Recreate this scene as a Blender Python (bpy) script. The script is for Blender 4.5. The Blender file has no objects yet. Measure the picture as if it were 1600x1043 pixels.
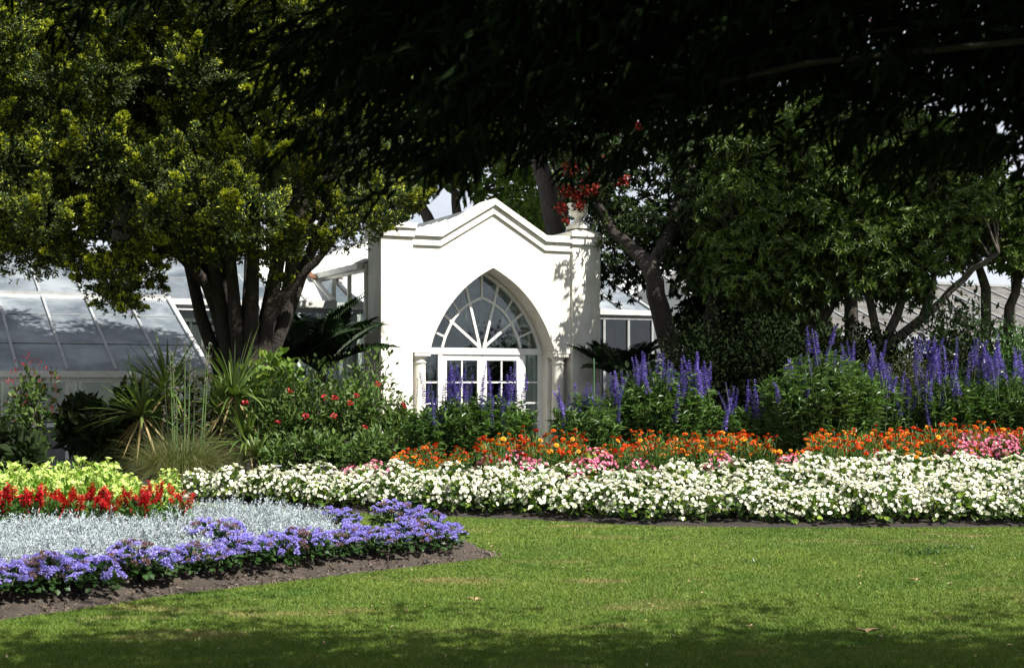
import bpy, math, random
import numpy as np
from mathutils import Vector, Matrix, Quaternion
random.seed(7)
RNG = np.random.default_rng(11)
PI = math.pi
F0, CH, HY = 2200.0, 1.52, 600.0          # focal length in photo pixels, eye height, horizon row

# ------------------------------------------------------------------ camera, sky, sun, exposure
sc = bpy.context.scene
col = sc.collection
cam = bpy.data.cameras.new('camera'); camo = bpy.data.objects.new('camera', cam); col.objects.link(camo)
camo.location = (0, 0, CH); camo.rotation_euler = (PI/2, 0, 0)
cam.sensor_width = 36; cam.lens = F0/1600*36; cam.shift_y = (HY-521.5)/1600
cam.clip_start = 0.1; cam.clip_end = 2000
cam.dof.use_dof = True; cam.dof.focus_distance = 19; cam.dof.aperture_fstop = 4.5
sc.camera = camo
AZ, EL = math.radians(50), math.radians(51)   # azimuth to the right of straight-behind-the-camera
SUN = Vector((math.sin(AZ)*math.cos(EL), -math.cos(AZ)*math.cos(EL), math.sin(EL)))
w = bpy.data.worlds.new("World"); sc.world = w; w.use_nodes = True
nt = w.node_tree; bg = nt.nodes['Background']
sky = nt.nodes.new('ShaderNodeTexSky'); sky.sky_type = 'NISHITA'; sky.sun_disc = False
sky.sun_elevation = EL; sky.sun_rotation = math.atan2(SUN.x, SUN.y); sky.air_density = 1.2; sky.dust_density = 2.5
tc = nt.nodes.new('ShaderNodeTexCoord'); no = nt.nodes.new('ShaderNodeTexNoise'); no.inputs['Scale'].default_value = 2.2
no.inputs['Detail'].default_value = 6
mp = nt.nodes.new('ShaderNodeMapping'); mp.inputs['Scale'].default_value = (1, 1, 2.6)
cr = nt.nodes.new('ShaderNodeMapRange'); cr.inputs[1].default_value = .30; cr.inputs[2].default_value = .52
mx = nt.nodes.new('ShaderNodeMix'); mx.data_type = 'RGBA'
nt.links.new(tc.outputs['Generated'], mp.inputs[0]); nt.links.new(mp.outputs[0], no.inputs['Vector'])
nt.links.new(no.outputs[0], cr.inputs[0]); nt.links.new(cr.outputs[0], mx.inputs['Factor'])
nt.links.new(sky.outputs[0], mx.inputs[6]); mx.inputs[7].default_value = (7.6, 8.1, 9.0, 1)
nt.links.new(mx.outputs[2], bg.inputs[0]); bg.inputs[1].default_value = 0.05
sl = bpy.data.lights.new('sun', 'SUN'); sl.energy = 5.0; sl.angle = math.radians(.5); sl.color = (1, .955, .87)
so = bpy.data.objects.new('sun', sl); col.objects.link(so); so.rotation_euler = SUN.to_track_quat('Z', 'Y').to_euler(); so.location = (20, -10, 30)
vs = sc.view_settings; vs.view_transform = 'Standard'; vs.look = 'None'; vs.exposure = 1.2; vs.gamma = 1; vs.use_curve_mapping = False
sc.cycles.max_bounces = 8; sc.cycles.transparent_max_bounces = 16; sc.cycles.diffuse_bounces = 3

# ------------------------------------------------------------------ helpers
def P(x, y, D): return Vector(((x-800)*D/F0, D, CH-(y-HY)*D/F0))
def G(x, y):
    D = CH*F0/(y-HY); return ((x-800)*D/F0, D)
def GX(x, D): return (x-800)*D/F0
def ZY(y, D): return CH-(y-HY)*D/F0

def node_mat(name):
    m = bpy.data.materials.new(name); m.use_nodes = True; nt = m.node_tree
    b = nt.nodes['Principled BSDF']; return m, nt, b
def N(nt, t, **kw):
    n = nt.nodes.new(t)
    for k, v in kw.items(): setattr(n, k, v)
    return n
def ramp(nt, fac, stops, interp='LINEAR'):
    r = N(nt, 'ShaderNodeValToRGB'); r.color_ramp.interpolation = interp
    e = r.color_ramp.elements
    while len(e) < len(stops): e.new(.5)
    for i, (p, c) in enumerate(stops): e[i].position = p; e[i].color = (*c, 1)
    nt.links.new(fac, r.inputs[0]); return r.outputs[0]
def noise(nt, scale, detail=4, rough=.55, vec='Object', stretch=None):
    t = N(nt, 'ShaderNodeTexCoord'); n = N(nt, 'ShaderNodeTexNoise')
    n.inputs['Scale'].default_value = scale; n.inputs['Detail'].default_value = detail; n.inputs['Roughness'].default_value = rough
    if stretch:
        m = N(nt, 'ShaderNodeMapping'); m.inputs['Scale'].default_value = stretch
        nt.links.new(t.outputs[vec], m.inputs[0]); nt.links.new(m.outputs[0], n.inputs['Vector'])
    else: nt.links.new(t.outputs[vec], n.inputs['Vector'])
    return n.outputs[0]
def mixc(nt, f, a, b, mode='MIX'):
    m = N(nt, 'ShaderNodeMix', data_type='RGBA', blend_type=mode)
    for i, v in ((0, f), (6, a), (7, b)):
        if isinstance(v, (int, float)): m.inputs[i].default_value = v
        elif isinstance(v, tuple): m.inputs[i].default_value = (*v, 1)
        else: nt.links.new(v, m.inputs[i])
    return m.outputs[2]
def bump(nt, b, h, strength=.3, dist=.02):
    n = N(nt, 'ShaderNodeBump'); n.inputs['Strength'].default_value = strength; n.inputs['Distance'].default_value = dist
    nt.links.new(h, n.inputs['Height']); nt.links.new(n.outputs[0], b.inputs['Normal'])

def leafmat(name, cols, rough=.5, trans=.25, spec=.35, nscale=.8, tint=None):
    """cols = list of colours picked per leaf; trans = share of light passing through the leaf"""
    m, nt, b = node_mat(name)
    g = N(nt, 'ShaderNodeNewGeometry')
    stops = [(i/max(1, len(cols)-1), c) for i, c in enumerate(cols)]
    c = ramp(nt, g.outputs['Random Per Island'], stops)
    nz = noise(nt, nscale, 2)
    mr = N(nt, 'ShaderNodeMapRange'); mr.inputs[1].default_value = .3; mr.inputs[2].default_value = .7
    mr.inputs[3].default_value = .72; mr.inputs[4].default_value = 1.25
    nt.links.new(nz, mr.inputs[0])
    v = N(nt, 'ShaderNodeVectorMath', operation='SCALE'); nt.links.new(c, v.inputs[0]); nt.links.new(mr.outputs[0], v.inputs['Scale'])
    oi = N(nt, 'ShaderNodeObjectInfo'); mo = N(nt, 'ShaderNodeMapRange'); mo.inputs[3].default_value = .86; mo.inputs[4].default_value = 1.12
    nt.links.new(oi.outputs['Random'], mo.inputs[0])
    v2 = N(nt, 'ShaderNodeVectorMath', operation='SCALE'); nt.links.new(v.outputs[0], v2.inputs[0]); nt.links.new(mo.outputs[0], v2.inputs['Scale'])
    c = v2.outputs[0]
    nt.links.new(c, b.inputs['Base Color']); b.inputs['Roughness'].default_value = rough
    b.inputs['Specular IOR Level'].default_value = spec
    if trans > 0:
        t = N(nt, 'ShaderNodeBsdfTranslucent'); tcx = mixc(nt, 1.0, c, tint or (1.3, 1.4, .6), 'MULTIPLY'); nt.links.new(tcx, t.inputs[0])
        ms = N(nt, 'ShaderNodeMixShader'); ms.inputs[0].default_value = trans
        out = nt.nodes['Material Output']
        nt.links.new(b.outputs[0], ms.inputs[1]); nt.links.new(t.outputs[0], ms.inputs[2]); nt.links.new(ms.outputs[0], out.inputs[0])
    return m

class MB:
    """collects numpy geometry, then links it as ONE mesh object"""
    def __init__(s): s.V = []; s.F = []; s.M = []; s.n = 0
    def add(s, V, F, mi=0):
        V = np.asarray(V, dtype=np.float32).reshape(-1, 3); F = np.asarray(F, dtype=np.int32)
        if len(F) == 0: return s
        s.V.append(V); s.F.append(F+s.n); s.M.append(np.full(len(F), mi, np.int32)); s.n += len(V); return s
    def box(s, x0, x1, y0, y1, z0, z1, mi=0):
        v = [(x, y, z) for z in (z0, z1) for y in (y0, y1) for x in (x0, x1)]
        return s.add(v, [(0, 2, 3, 1), (4, 5, 7, 6), (0, 1, 5, 4), (2, 6, 7, 3), (0, 4, 6, 2), (1, 3, 7, 5)], mi)
    def bar(s, a, b, w, h, up=(0, 0, 1), mi=0):
        a = Vector(a); b = Vector(b); d = (b-a).normalized(); up = Vector(up)
        sd = d.cross(up); sd = sd.normalized() if sd.length > 1e-5 else Vector((1, 0, 0)); u = sd.cross(d)
        v = [p+sd*i*w/2+u*j*h/2 for p in (a, b) for j in (-1, 1) for i in (-1, 1)]
        return s.add([tuple(q) for q in v], [(0, 1, 3, 2), (4, 6, 7, 5), (0, 4, 5, 1), (2, 3, 7, 6), (0, 2, 6, 4), (1, 5, 7, 3)], mi)
    def tube(s, pts, radii, n=8, mi=0, cap=True):
        pts = [Vector(p) for p in pts]; vs = []; prev = None
        for i, p in enumerate(pts):
            d = (pts[min(i+1, len(pts)-1)]-pts[max(i-1, 0)]).normalized()
            if prev is None:
                r = Vector((1, 0, 0)) if abs(d.x) < .9 else Vector((0, 1, 0)); sd = d.cross(r).normalized()
            else: sd = (prev-d*prev.dot(d)).normalized()
            prev = sd; u = d.cross(sd)
            for k in range(n):
                a = 2*PI*k/n; vs.append(tuple(p+(sd*math.cos(a)+u*math.sin(a))*radii[i]))
        f = [(i*n+k, i*n+(k+1) % n, (i+1)*n+(k+1) % n, (i+1)*n+k) for i in range(len(pts)-1) for k in range(n)]
        s.add(vs, f, mi)
        return s
    def lathe(s, prof, c=(0, 0, 0), n=24, mi=0):
        vs = [(c[0]+r*math.cos(2*PI*k/n), c[1]+r*math.sin(2*PI*k/n), c[2]+z) for r, z in prof for k in range(n)]
        f = [(i*n+k, i*n+(k+1) % n, (i+1)*n+(k+1) % n, (i+1)*n+k) for i in range(len(prof)-1) for k in range(n)]
        return s.add(vs, f, mi)
    def mesh(s, name, mats, smooth=False):
        V = np.concatenate(s.V); me = bpy.data.meshes.new(name)
        loops = np.concatenate([f.ravel() for f in s.F]); tot = np.concatenate([np.full(len(f), f.shape[1], np.int32) for f in s.F])
        start = np.concatenate([[0], np.cumsum(tot)[:-1]]).astype(np.int32); mi = np.concatenate(s.M)
        me.vertices.add(len(V)); me.vertices.foreach_set('co', V.ravel())
        me.loops.add(len(loops)); me.loops.foreach_set('vertex_index', loops.astype(np.int32))
        me.polygons.add(len(tot)); me.polygons.foreach_set('loop_start', start)
        try: me.polygons.foreach_set('loop_total', tot)
        except Exception: pass
        me.polygons.foreach_set('material_index', mi)
        for m in (mats if isinstance(mats, (list, tuple)) else [mats]): me.materials.append(m)
        me.update(calc_edges=True); me.validate()
        me.polygons.foreach_set('use_smooth', [bool(smooth)]*len(me.polygons))
        return me
    def obj(s, name, mats, parent=None, smooth=False, bevel=0):
        o = bpy.data.objects.new(name, s.mesh(name, mats, smooth)); col.objects.link(o)
        if parent: o.parent = parent
        if bevel:
            b = o.modifiers.new('bevel', 'BEVEL'); b.width = bevel; b.segments = 2; b.limit_method = 'ANGLE'
        return o
def tag(o, label=None, cat=None, group=None, kind=None):
    for k, v in (('label', label), ('category', cat), ('group', group), ('kind', kind)):
        if v: o[k] = v
    return o
def empty(name, loc=(0, 0, 0), rz=0, sc_=1):
    o = bpy.data.objects.new(name, None); col.objects.link(o); o.location = loc; o.rotation_euler = (0, 0, rz)
    o.scale = (sc_,)*3; o.empty_display_size = .1; return o
def copy_tree(o, parent=None):
    c = o.copy(); col.objects.link(c); c.parent = parent
    for ch in o.children: copy_tree(ch, c)
    return c
def part_copy(src, parent, loc=(0, 0, 0), rot=(0, 0, 0), s=1):
    c = src.copy(); col.objects.link(c); c.parent = parent; c.location = loc; c.rotation_euler = rot; c.scale = (s,)*3
    return c
def mesh_child(name, me, parent, loc=(0, 0, 0), rot=(0, 0, 0), s=1):
    c = bpy.data.objects.new(name, me); col.objects.link(c); c.parent = parent; c.location = loc; c.rotation_euler = rot; c.scale = (s,)*3
    return c

# ---- vectorised leaves
def nrm(a): return a/np.maximum(np.linalg.norm(a, axis=-1, keepdims=True), 1e-9)
def rdir(n, zmin=-1, rng=RNG):
    z = rng.uniform(zmin, 1, n); a = rng.uniform(0, 2*PI, n); r = np.sqrt(1-z*z)
    return np.stack([r*np.cos(a), r*np.sin(a), z], 1)
DIAMOND = (np.array([(0, 0, 0), (.5, .45, .10), (0, 1, -.06), (-.5, .45, .10)]), np.array([(0, 1, 2, 3)]))
OVAL = (np.array([(0, 0, 0), (.38, .22, .08), (.5, .55, .1), (0, 1, -.1), (-.5, .55, .1), (-.38, .22, .08)]), np.array([(0, 1, 2, 3), (0, 3, 4, 5)]))
LANCE = (np.array([(0, 0, 0), (.5, .3, .12), (.38, .65, .02), (0, 1, -.15), (-.38, .65, .02), (-.5, .3, .12)]), np.array([(0, 1, 2, 3), (0, 3, 4, 5)]))
PETAL = (np.array([(0, 0, 0), (.42, .45, .12), (.36, .92, .10), (-.36, .92, .10), (-.42, .45, .12)]), np.array([(0, 1, 2, 3, 4)]))
def cloud(mb, pos, d, up, L, W, tpl=DIAMOND, mi=0):
    n = len(pos); d = nrm(d); sd = nrm(np.cross(d, up)); nn = np.cross(sd, d)
    V, F = tpl; L = np.broadcast_to(L, n)[:, None]; W = np.broadcast_to(W, n)[:, None]
    out = (pos[:, None] + sd[:, None]*(V[None, :, 0:1]*W[:, None]) + d[:, None]*(V[None, :, 1:2]*L[:, None]) + nn[:, None]*(V[None, :, 2:3]*L[:, None]))
    k = len(V); FF = (F[None]+(np.arange(n)*k)[:, None, None]).reshape(-1, F.shape[1])
    mb.add(out.reshape(-1, 3), FF, mi)
def arcs(mb, base, d, L, W, droop, seg=4, mi=0, prof=None, tri=False):
    """arching straps / blades"""
    n = len(base); d = nrm(d); L = np.broadcast_to(L, n)[:, None]; W = np.broadcast_to(W, n)[:, None]; droop = np.broadcast_to(droop, n)[:, None]
    sd = nrm(np.cross(d, np.array([0, 0, 1.])+RNG.normal(0, .15, (n, 3)))); pr = prof or (lambda t: (.75+.5*t)*(1-t**3))
    rows = []
    for i in range(seg+1):
        t = i/seg; c = base+d*L*t; c = c+np.array([0, 0, -1.])*droop*L*t*t; w = W*max(pr(t), .03)/2
        rows.append(c-sd*w); rows.append(c+sd*w)
    V = np.stack(rows, 1); k = 2*(seg+1)
    F = np.array([(2*i, 2*i+1, 2*i+3, 2*i+2) for i in range(seg)])
    mb.add(V.reshape(-1, 3), (F[None]+(np.arange(n)*k)[:, None, None]).reshape(-1, 4), mi)
def ell_pts(n, c, r, zmin=-1, shell=.35):
    d = rdir(n, zmin); rad = 1-shell*RNG.random(n)**1.3
    return np.array(c)+d*np.array(r)*rad[:, None], d
def blob(mb, c, r, n, L, W, tpl=DIAMOND, mi=0, upb=.4, zmin=-1, shell=.5, spread=.7, jit=.35):
    p, d = ell_pts(n, c, r, zmin, shell); p += RNG.normal(0, 1, (n, 3))*np.array(r)*.06
    dd = nrm(d*(1-spread*.4)+rdir(n)*spread+np.array([0, 0, upb])); up = nrm(d+rdir(n)*.8+np.array([0, 0, .6]))
    cloud(mb, p, dd, up, L*RNG.uniform(1-jit, 1+jit, n), W*RNG.uniform(1-jit, 1+jit, n), tpl, mi)
def inpoly(x, y, poly):
    c = False; j = len(poly)-1
    for i in range(len(poly)):
        xi, yi = poly[i]; xj, yj = poly[j]
        if (yi > y) != (yj > y) and x < (xj-xi)*(y-yi)/(yj-yi)+xi: c = not c
        j = i
    return c
def rosettes(mb, pos, axis, k, L, W, tpl=LANCE, mi=0, flat=.5):
    n = len(pos); axis = nrm(axis); t = nrm(np.cross(axis, rdir(n))); b = np.cross(axis, t)
    for i in range(k):
        a = 2*PI*i/k+RNG.uniform(-.4, .4, n); f = flat*RNG.uniform(.5, 1.6, n)
        d = t*np.cos(a)[:, None]+b*np.sin(a)[:, None]+axis*f[:, None]
        cloud(mb, pos, d, axis+.2*rdir(n), L*RNG.uniform(.7, 1.2, n), W*RNG.uniform(.8, 1.2, n), tpl, mi)

# ------------------------------------------------------------------ materials
def plainmat(name, c, rough=.6, var=.12, ns=3, bs=0, bd=.01, metal=0, stretch=None, dark=None, bn=40):
    m, nt, b = node_mat(name); z = noise(nt, ns, 6, .6, stretch=stretch)
    dk = dark or tuple(v*(1-var*2) for v in c); c2 = ramp(nt, z, [(.3, dk), (.62, c)])
    nt.links.new(c2, b.inputs['Base Color']); b.inputs['Roughness'].default_value = rough; b.inputs['Metallic'].default_value = metal
    if bs: bump(nt, b, noise(nt, bn, 5, .6), bs, bd)
    return m
M_plaster, nt, b = node_mat('cream_render')
z = noise(nt, 1.3, 6, .65); st = noise(nt, 3.5, 4, .6, stretch=(3.5, 3.5, .35))
c = ramp(nt, z, [(.34, (.56, .53, .46)), (.58, (.72, .70, .63))]); c = mixc(nt, ramp(nt, st, [(.52, (0, 0, 0)), (.75, (.6, .6, .6))]), c, (.50, .47, .40))
nt.links.new(c, b.inputs['Base Color']); b.inputs['Roughness'].default_value = .8; bump(nt, b, noise(nt, 45, 5, .7), .25, .006)
M_grime, nt, b = node_mat('weathered_coping')
z = noise(nt, 3, 6, .7); c = ramp(nt, z, [(.35, (.55, .53, .46)), (.58, (.82, .8, .74))]); nt.links.new(c, b.inputs['Base Color']); b.inputs['Roughness'].default_value = .85
bump(nt, b, noise(nt, 40, 5, .7), .3, .006)
M_white = plainmat('white_paint', (.8, .79, .75), .45, .06, 4)
M_alu = plainmat('grey_aluminium', (.30, .31, .32), .45, .15, 5, metal=.0)
M_gutter = plainmat('pale_gutter', (.60, .60, .57), .5, .15, 4)
M_bark = plainmat('brown_bark', (.034, .027, .021), .9, .3, 6, .9, .05, stretch=(3, 3, .6), bn=12)
M_darkbark = plainmat('dark_bark', (.026, .020, .015), .95, .3, 6, 1, .06, stretch=(3, 3, .5), bn=14)
M_bark2 = plainmat('grey_bark', (.085, .072, .058), .9, .3, 6, .9, .04, stretch=(3, 3, .6), bn=14)
M_stem = plainmat('green_stem', (.07, .12, .03), .6, .2, 8)
M_soil, nt, b = node_mat('garden_soil')
z = noise(nt, 5, 8, .7); z2 = noise(nt, 60, 3, .6)
c = ramp(nt, z, [(.3, (.022, .017, .013)), (.65, (.068, .052, .040))]); c = mixc(nt, ramp(nt, z2, [(.68, (0, 0, 0)), (.74, (.8, .8, .8))]), c, (.22, .19, .15))
nt.links.new(c, b.inputs['Base Color']); b.inputs['Roughness'].default_value = .95; bump(nt, b, noise(nt, 28, 6, .75), 1, .03)
M_darksoil, nt, b = node_mat('dark_soil')  # near-black tone stands in for shade along the border front
z = noise(nt, 5, 8, .7); c = ramp(nt, z, [(.3, (.012, .009, .008)), (.7, (.04, .03, .024))])
nt.links.new(c, b.inputs['Base Color']); b.inputs['Roughness'].default_value = .95; bump(nt, b, noise(nt, 28, 6, .75), 1, .03)
def grasscol(nt, spread):
    big = noise(nt, .45, 4, .6); mid = noise(nt, 2.3, 4, .65); dry = noise(nt, .9, 5, .65, stretch=(.7, 1.6, 1))
    c = ramp(nt, big, [(.3, (.056, .118, .018)), (.7, (.120, .176, .028))])
    c = mixc(nt, ramp(nt, mid, [(.35, (0, 0, 0)), (.75, (.7, .7, .7))]), c, (.17, .215, .045))
    c = mixc(nt, ramp(nt, dry, [(.57, (0, 0, 0)), (.70, (.8, .8, .8))]), c, (.28, .215, .11))
    return c
M_turf, nt, b = node_mat('mown_turf')
c = grasscol(nt, 0); fn = noise(nt, 45, 4, .7); c = mixc(nt, ramp(nt, fn, [(.3, (.45, .45, .45)), (.7, (1, 1, 1))]), (.03, .04, .01), c)
nt.links.new(c, b.inputs['Base Color']); b.inputs['Roughness'].default_value = .9; bump(nt, b, fn, .8, .02)
M_blade, nt, b = node_mat('grass_blade')
c = grasscol(nt, 0); g = N(nt, 'ShaderNodeNewGeometry')
c = mixc(nt, 1.0, c, ramp(nt, g.outputs['Random Per Island'], [(0, (.78, .85, .7)), (.6, (1.05, 1.08, .95)), (1, (1.35, 1.25, 1.15))]), 'MULTIPLY')
nt.links.new(c, b.inputs['Base Color']); b.inputs['Roughness'].default_value = .6; b.inputs['Specular IOR Level'].default_value = .2
t = N(nt, 'ShaderNodeBsdfTranslucent'); nt.links.new(c, t.inputs[0]); ms = N(nt, 'ShaderNodeMixShader'); ms.inputs[0].default_value = .3
nt.links.new(b.outputs[0], ms.inputs[1]); nt.links.new(t.outputs[0], ms.inputs[2]); nt.links.new(ms.outputs[0], nt.nodes['Material Output'].inputs[0])
M_path = plainmat('pale_gravel', (.42, .38, .32), .9, .2, 8, .6, .01)
M_paving = plainmat('grey_floor', (.10, .10, .09), .9, .2, 3)
# dirty roof glass: milky, streaked, reflecting the sky
M_roofglass, nt, b = node_mat('dirty_roof_glass')
z = noise(nt, .7, 6, .65); z2 = noise(nt, 2.5, 5, .7, stretch=(1, 1, 1)); br = N(nt, 'ShaderNodeTexBrick')
c = ramp(nt, z, [(.36, (.065, .08, .10)), (.5, (.125, .148, .172)), (.62, (.25, .28, .305))])
c = mixc(nt, ramp(nt, z2, [(.45, (0, 0, 0)), (.62, (.5, .5, .5))]), c, (.18, .20, .215))
c = mixc(nt, ramp(nt, noise(nt, 22, 5, .7), [(.57, (0, 0, 0)), (.68, (.45, .45, .45))]), c, (.10, .11, .12))
nt.links.new(c, b.inputs['Base Color']); b.inputs['Roughness'].default_value = .35; b.inputs['Specular IOR Level'].default_value = .4; bump(nt, b, z2, .15, .03)
tr = N(nt, 'ShaderNodeBsdfTransparent'); tr.inputs[0].default_value = (.8, .85, .88, 1); ms = N(nt, 'ShaderNodeMixShader'); ms.inputs[0].default_value = .10
nt.links.new(b.outputs[0], ms.inputs[1]); nt.links.new(tr.outputs[0], ms.inputs[2]); nt.links.new(ms.outputs[0], nt.nodes['Material Output'].inputs[0])
M_milk = plainmat('whitewashed_glass', (.62, .64, .63), .35, .12, 1.5)
def glassmat(name, tint, refl=1.0):
    m = bpy.data.materials.new(name); m.use_nodes = True; nt = m.node_tree; nt.nodes.remove(nt.nodes['Principled BSDF'])
    tr = N(nt, 'ShaderNodeBsdfTransparent'); tr.inputs[0].default_value = (*tint, 1)
    gl = N(nt, 'ShaderNodeBsdfGlossy'); gl.inputs['Roughness'].default_value = .03; gl.inputs[0].default_value = (.95, .97, 1, 1)
    fr = N(nt, 'ShaderNodeFresnel'); fr.inputs[0].default_value = 1.55; ml = N(nt, 'ShaderNodeMath', operation='MULTIPLY_ADD'); ml.inputs[1].default_value = refl; ml.inputs[2].default_value = .03
    bp = N(nt, 'ShaderNodeBump'); bp.inputs['Strength'].default_value = .08; bp.inputs['Distance'].default_value = .02
    nt.links.new(noise(nt, 2.5, 2), bp.inputs['Height']); nt.links.new(bp.outputs[0], gl.inputs['Normal'])
    ms = N(nt, 'ShaderNodeMixShader'); nt.links.new(fr.outputs[0], ml.inputs[0]); nt.links.new(ml.outputs[0], ms.inputs[0])
    nt.links.new(tr.outputs[0], ms.inputs[1]); nt.links.new(gl.outputs[0], ms.inputs[2]); nt.links.new(ms.outputs[0], nt.nodes['Material Output'].inputs[0])
    return m
M_glass = glassmat('window_glass', (.74, .80, .77), .8)
M_rust = plainmat('rusty_metal', (.16, .07, .035), .9, .3, 9)
M_blackmetal = plainmat('dark_metal', (.02, .022, .03), .4, .2, 9)

L_yew = leafmat('yew_needles', [(.010, .020, .004), (.024, .042, .005), (.050, .072, .008)], .6, .12)
L_yewtip = leafmat('yew_golden_lit_tips', [(.18, .22, .014), (.37, .40, .026), (.27, .31, .022)], .55, .25, tint=(1.2, 1.15, .5))  # yellow new growth, also used to paint the sunlit highlights
L_pitto = leafmat('glossy_leaves', [(.020, .040, .008), (.05, .088, .013), (.11, .16, .028)], .45, .2, .35)
L_dark = leafmat('dark_leaves', [(.009, .017, .005), (.016, .029, .008), (.026, .042, .011)], .7, .10, .12)
L_shade = leafmat('painted_shade_leaves', [(.005, .009, .003), (.009, .016, .005), (.014, .024, .007)], .8, .08, .06)  # leaf colour darkened to stand in for shade on the shrubs
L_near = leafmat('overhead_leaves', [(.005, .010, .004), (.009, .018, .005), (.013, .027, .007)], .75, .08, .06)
L_bright = leafmat('pale_green_leaves', [(.08, .15, .025), (.15, .24, .04), (.22, .30, .06)], .5, .35)
L_mid = leafmat('mid_green_leaves', [(.02, .055, .010), (.04, .10, .018), (.07, .14, .03)], .4, .22, .45)
L_rose = leafmat('shrub_leaves', [(.028, .058, .010), (.055, .10, .018), (.09, .14, .03)], .5, .2, .28)
L_lime = leafmat('lime_leaves', [(.18, .30, .03), (.30, .42, .05), (.38, .48, .08)], .5, .3)
L_nico = leafmat('lime_flowers', [(.34, .47, .08), (.46, .58, .15), (.60, .68, .30)], .6, .3, .2, tint=(1.1, 1.15, .6))
L_nicog = leafmat('tobacco_leaves', [(.12, .24, .025), (.20, .34, .04)], .5, .3)
L_silver = leafmat('silver_leaves', [(.24, .29, .31), (.36, .41, .43), (.50, .55, .57)], .85, .1, .1, tint=(1, 1, 1))
L_ager = leafmat('ageratum_flowers', [(.22, .19, .58), (.32, .28, .70), (.44, .38, .80)], .8, .2, .1, tint=(1, 1, 1.1))
L_agerbrown = leafmat('spent_flowers', [(.10, .05, .03), (.17, .10, .08), (.28, .2, .3)], .9, .1, .1)
L_agerleaf = leafmat('ageratum_leaves', [(.018, .045, .010), (.035, .08, .016)], .45, .2)
L_red = leafmat('red_flowers', [(.28, .003, .005), (.46, .006, .009), (.58, .018, .014)], .5, .2, .3, tint=(1.2, .6, .5))
L_redleaf = leafmat('salvia_leaves', [(.04, .10, .02), (.08, .17, .03)], .4, .2)
L_white = leafmat('white_petals', [(.78, .78, .60), (.84, .84, .74), (.82, .82, .66)], .5, .25, .3, tint=(1, 1, .95))
L_yel = leafmat('yellow_centres', [(.6, .5, .05), (.7, .6, .1)], .6, 0)
L_beg = leafmat('begonia_leaves', [(.022, .05, .008), (.06, .12, .015), (.22, .30, .04)], .3, .25, .5)
L_pink = leafmat('pink_petals', [(.58, .10, .22), (.72, .20, .34), (.82, .40, .50)], .5, .25, .3, tint=(1, .8, .9))
L_orange = leafmat('orange_petals', [(.46, .032, .003), (.60, .075, .004), (.68, .115, .006)], .6, .2, .2, tint=(1.1, .8, .5))
L_orangec = leafmat('dark_orange_eye', [(.12, .02, .004), (.25, .05, .006)], .7, 0)
L_zin = leafmat('zinnia_leaves', [(.035, .08, .015), (.08, .16, .03), (.13, .22, .05)], .45, .25)
L_sal = leafmat('blue_salvia_leaves', [(.040, .09, .018), (.075, .15, .030), (.13, .21, .055)], .4, .25, .45)
L_blue = leafmat('blue_florets', [(.10, .062, .32), (.17, .12, .47), (.27, .21, .60)], .7, .2, .2, tint=(.9, .9, 1.1))
L_cord = leafmat('strap_leaves', [(.045, .085, .018), (.09, .15, .03), (.16, .20, .06)], .4, .2, .5)
L_dry = leafmat('dry_straps', [(.16, .12, .05), (.26, .2, .09)], .7, .15)
L_tuss = leafmat('tussock_blades', [(.05, .075, .02), (.10, .125, .04), (.20, .18, .08)], .6, .25)
L_seed = leafmat('seed_heads', [(.10, .09, .08), (.17, .15, .15)], .9, .1)
L_palm = leafmat('palm_fronds', [(.008, .022, .006), (.016, .04, .010)], .5, .1, .25)
L_rflow = leafmat('coral_flowers', [(.12, .008, .006), (.20, .016, .012), (.24, .045, .025)], .6, .25, .2, tint=(1.1, .7, .6))
L_camell = leafmat('camellia_petals', [(.30, .005, .010), (.48, .015, .02), (.65, .14, .14)], .5, .2, .3, tint=(1.1, .6, .6))
L_olive = leafmat('olive_leaves', [(.03, .04, .012), (.05, .065, .018), (.075, .09, .028)], .6, .15)

# ------------------------------------------------------------------ ground, beds, path
def smooth(t): t = np.clip(t, 0, 1); return t*t*(3-2*t)
EDGE_PX = [(283, 781), (330, 786), (400, 791), (500, 799), (584, 803), (676, 807), (820, 812), (910, 817), (1000, 822), (1200, 825), (1400, 825), (1600, 824), (1850, 823)]
EDGE = np.array([G(x, y) for x, y in EDGE_PX])
def edge_y(x): return np.interp(x, EDGE[:, 0], EDGE[:, 1])
def bed_h(x, t):          # height of the right-hand border at distance t behind its front edge
    k = smooth((np.asarray(x)+4.3)/2.5)*.75+.25
    return (.03*smooth(np.asarray(t)/.12)+.30*smooth(np.asarray(t)/2.6))*k*(np.asarray(t) > 0)+.0
LF_PX = [(-160, 994), (0, 971), (132, 953), (264, 931.5), (420, 914), (553, 898), (676, 884), (735, 877), (790, 870)]
LF = np.array([G(x, y) for x, y in LF_PX])
LB_PX = [(-160, 795), (0, 797), (240, 800), (420, 812), (560, 826), (700, 850), (790, 869)]
LB = np.array([G(x, y) for x, y in LB_PX])
def in_left(x, y):
    return (x < LF[-1, 0]) & (y > np.interp(x, LF[:, 0], LF[:, 1])) & (y < np.interp(x, LB[:, 0], LB[:, 1]))
def left_h(x, y):
    a = np.interp(x, LF[:, 0], LF[:, 1]); b = np.interp(x, LB[:, 0], LB[:, 1]); d = np.minimum(y-a, b-y)
    return .13*smooth(d/.7)
def GL(px, py, hf=None):
    h = 0
    for _ in range(12):
        D = (CH-h)*F0/(py-HY); x = (px-800)*D/F0; h = .5*h+.5*float(left_h(x, D))
    return x, D
mb = MB()   # one big lawn sheet, fine near the camera
gx = np.concatenate([[-600, -200, -60], np.linspace(-16, 16, 60), [60, 200, 600]]); gy = np.concatenate([[-300, -60], np.linspace(-2, 26, 60), [40, 80, 200, 900]])
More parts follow.
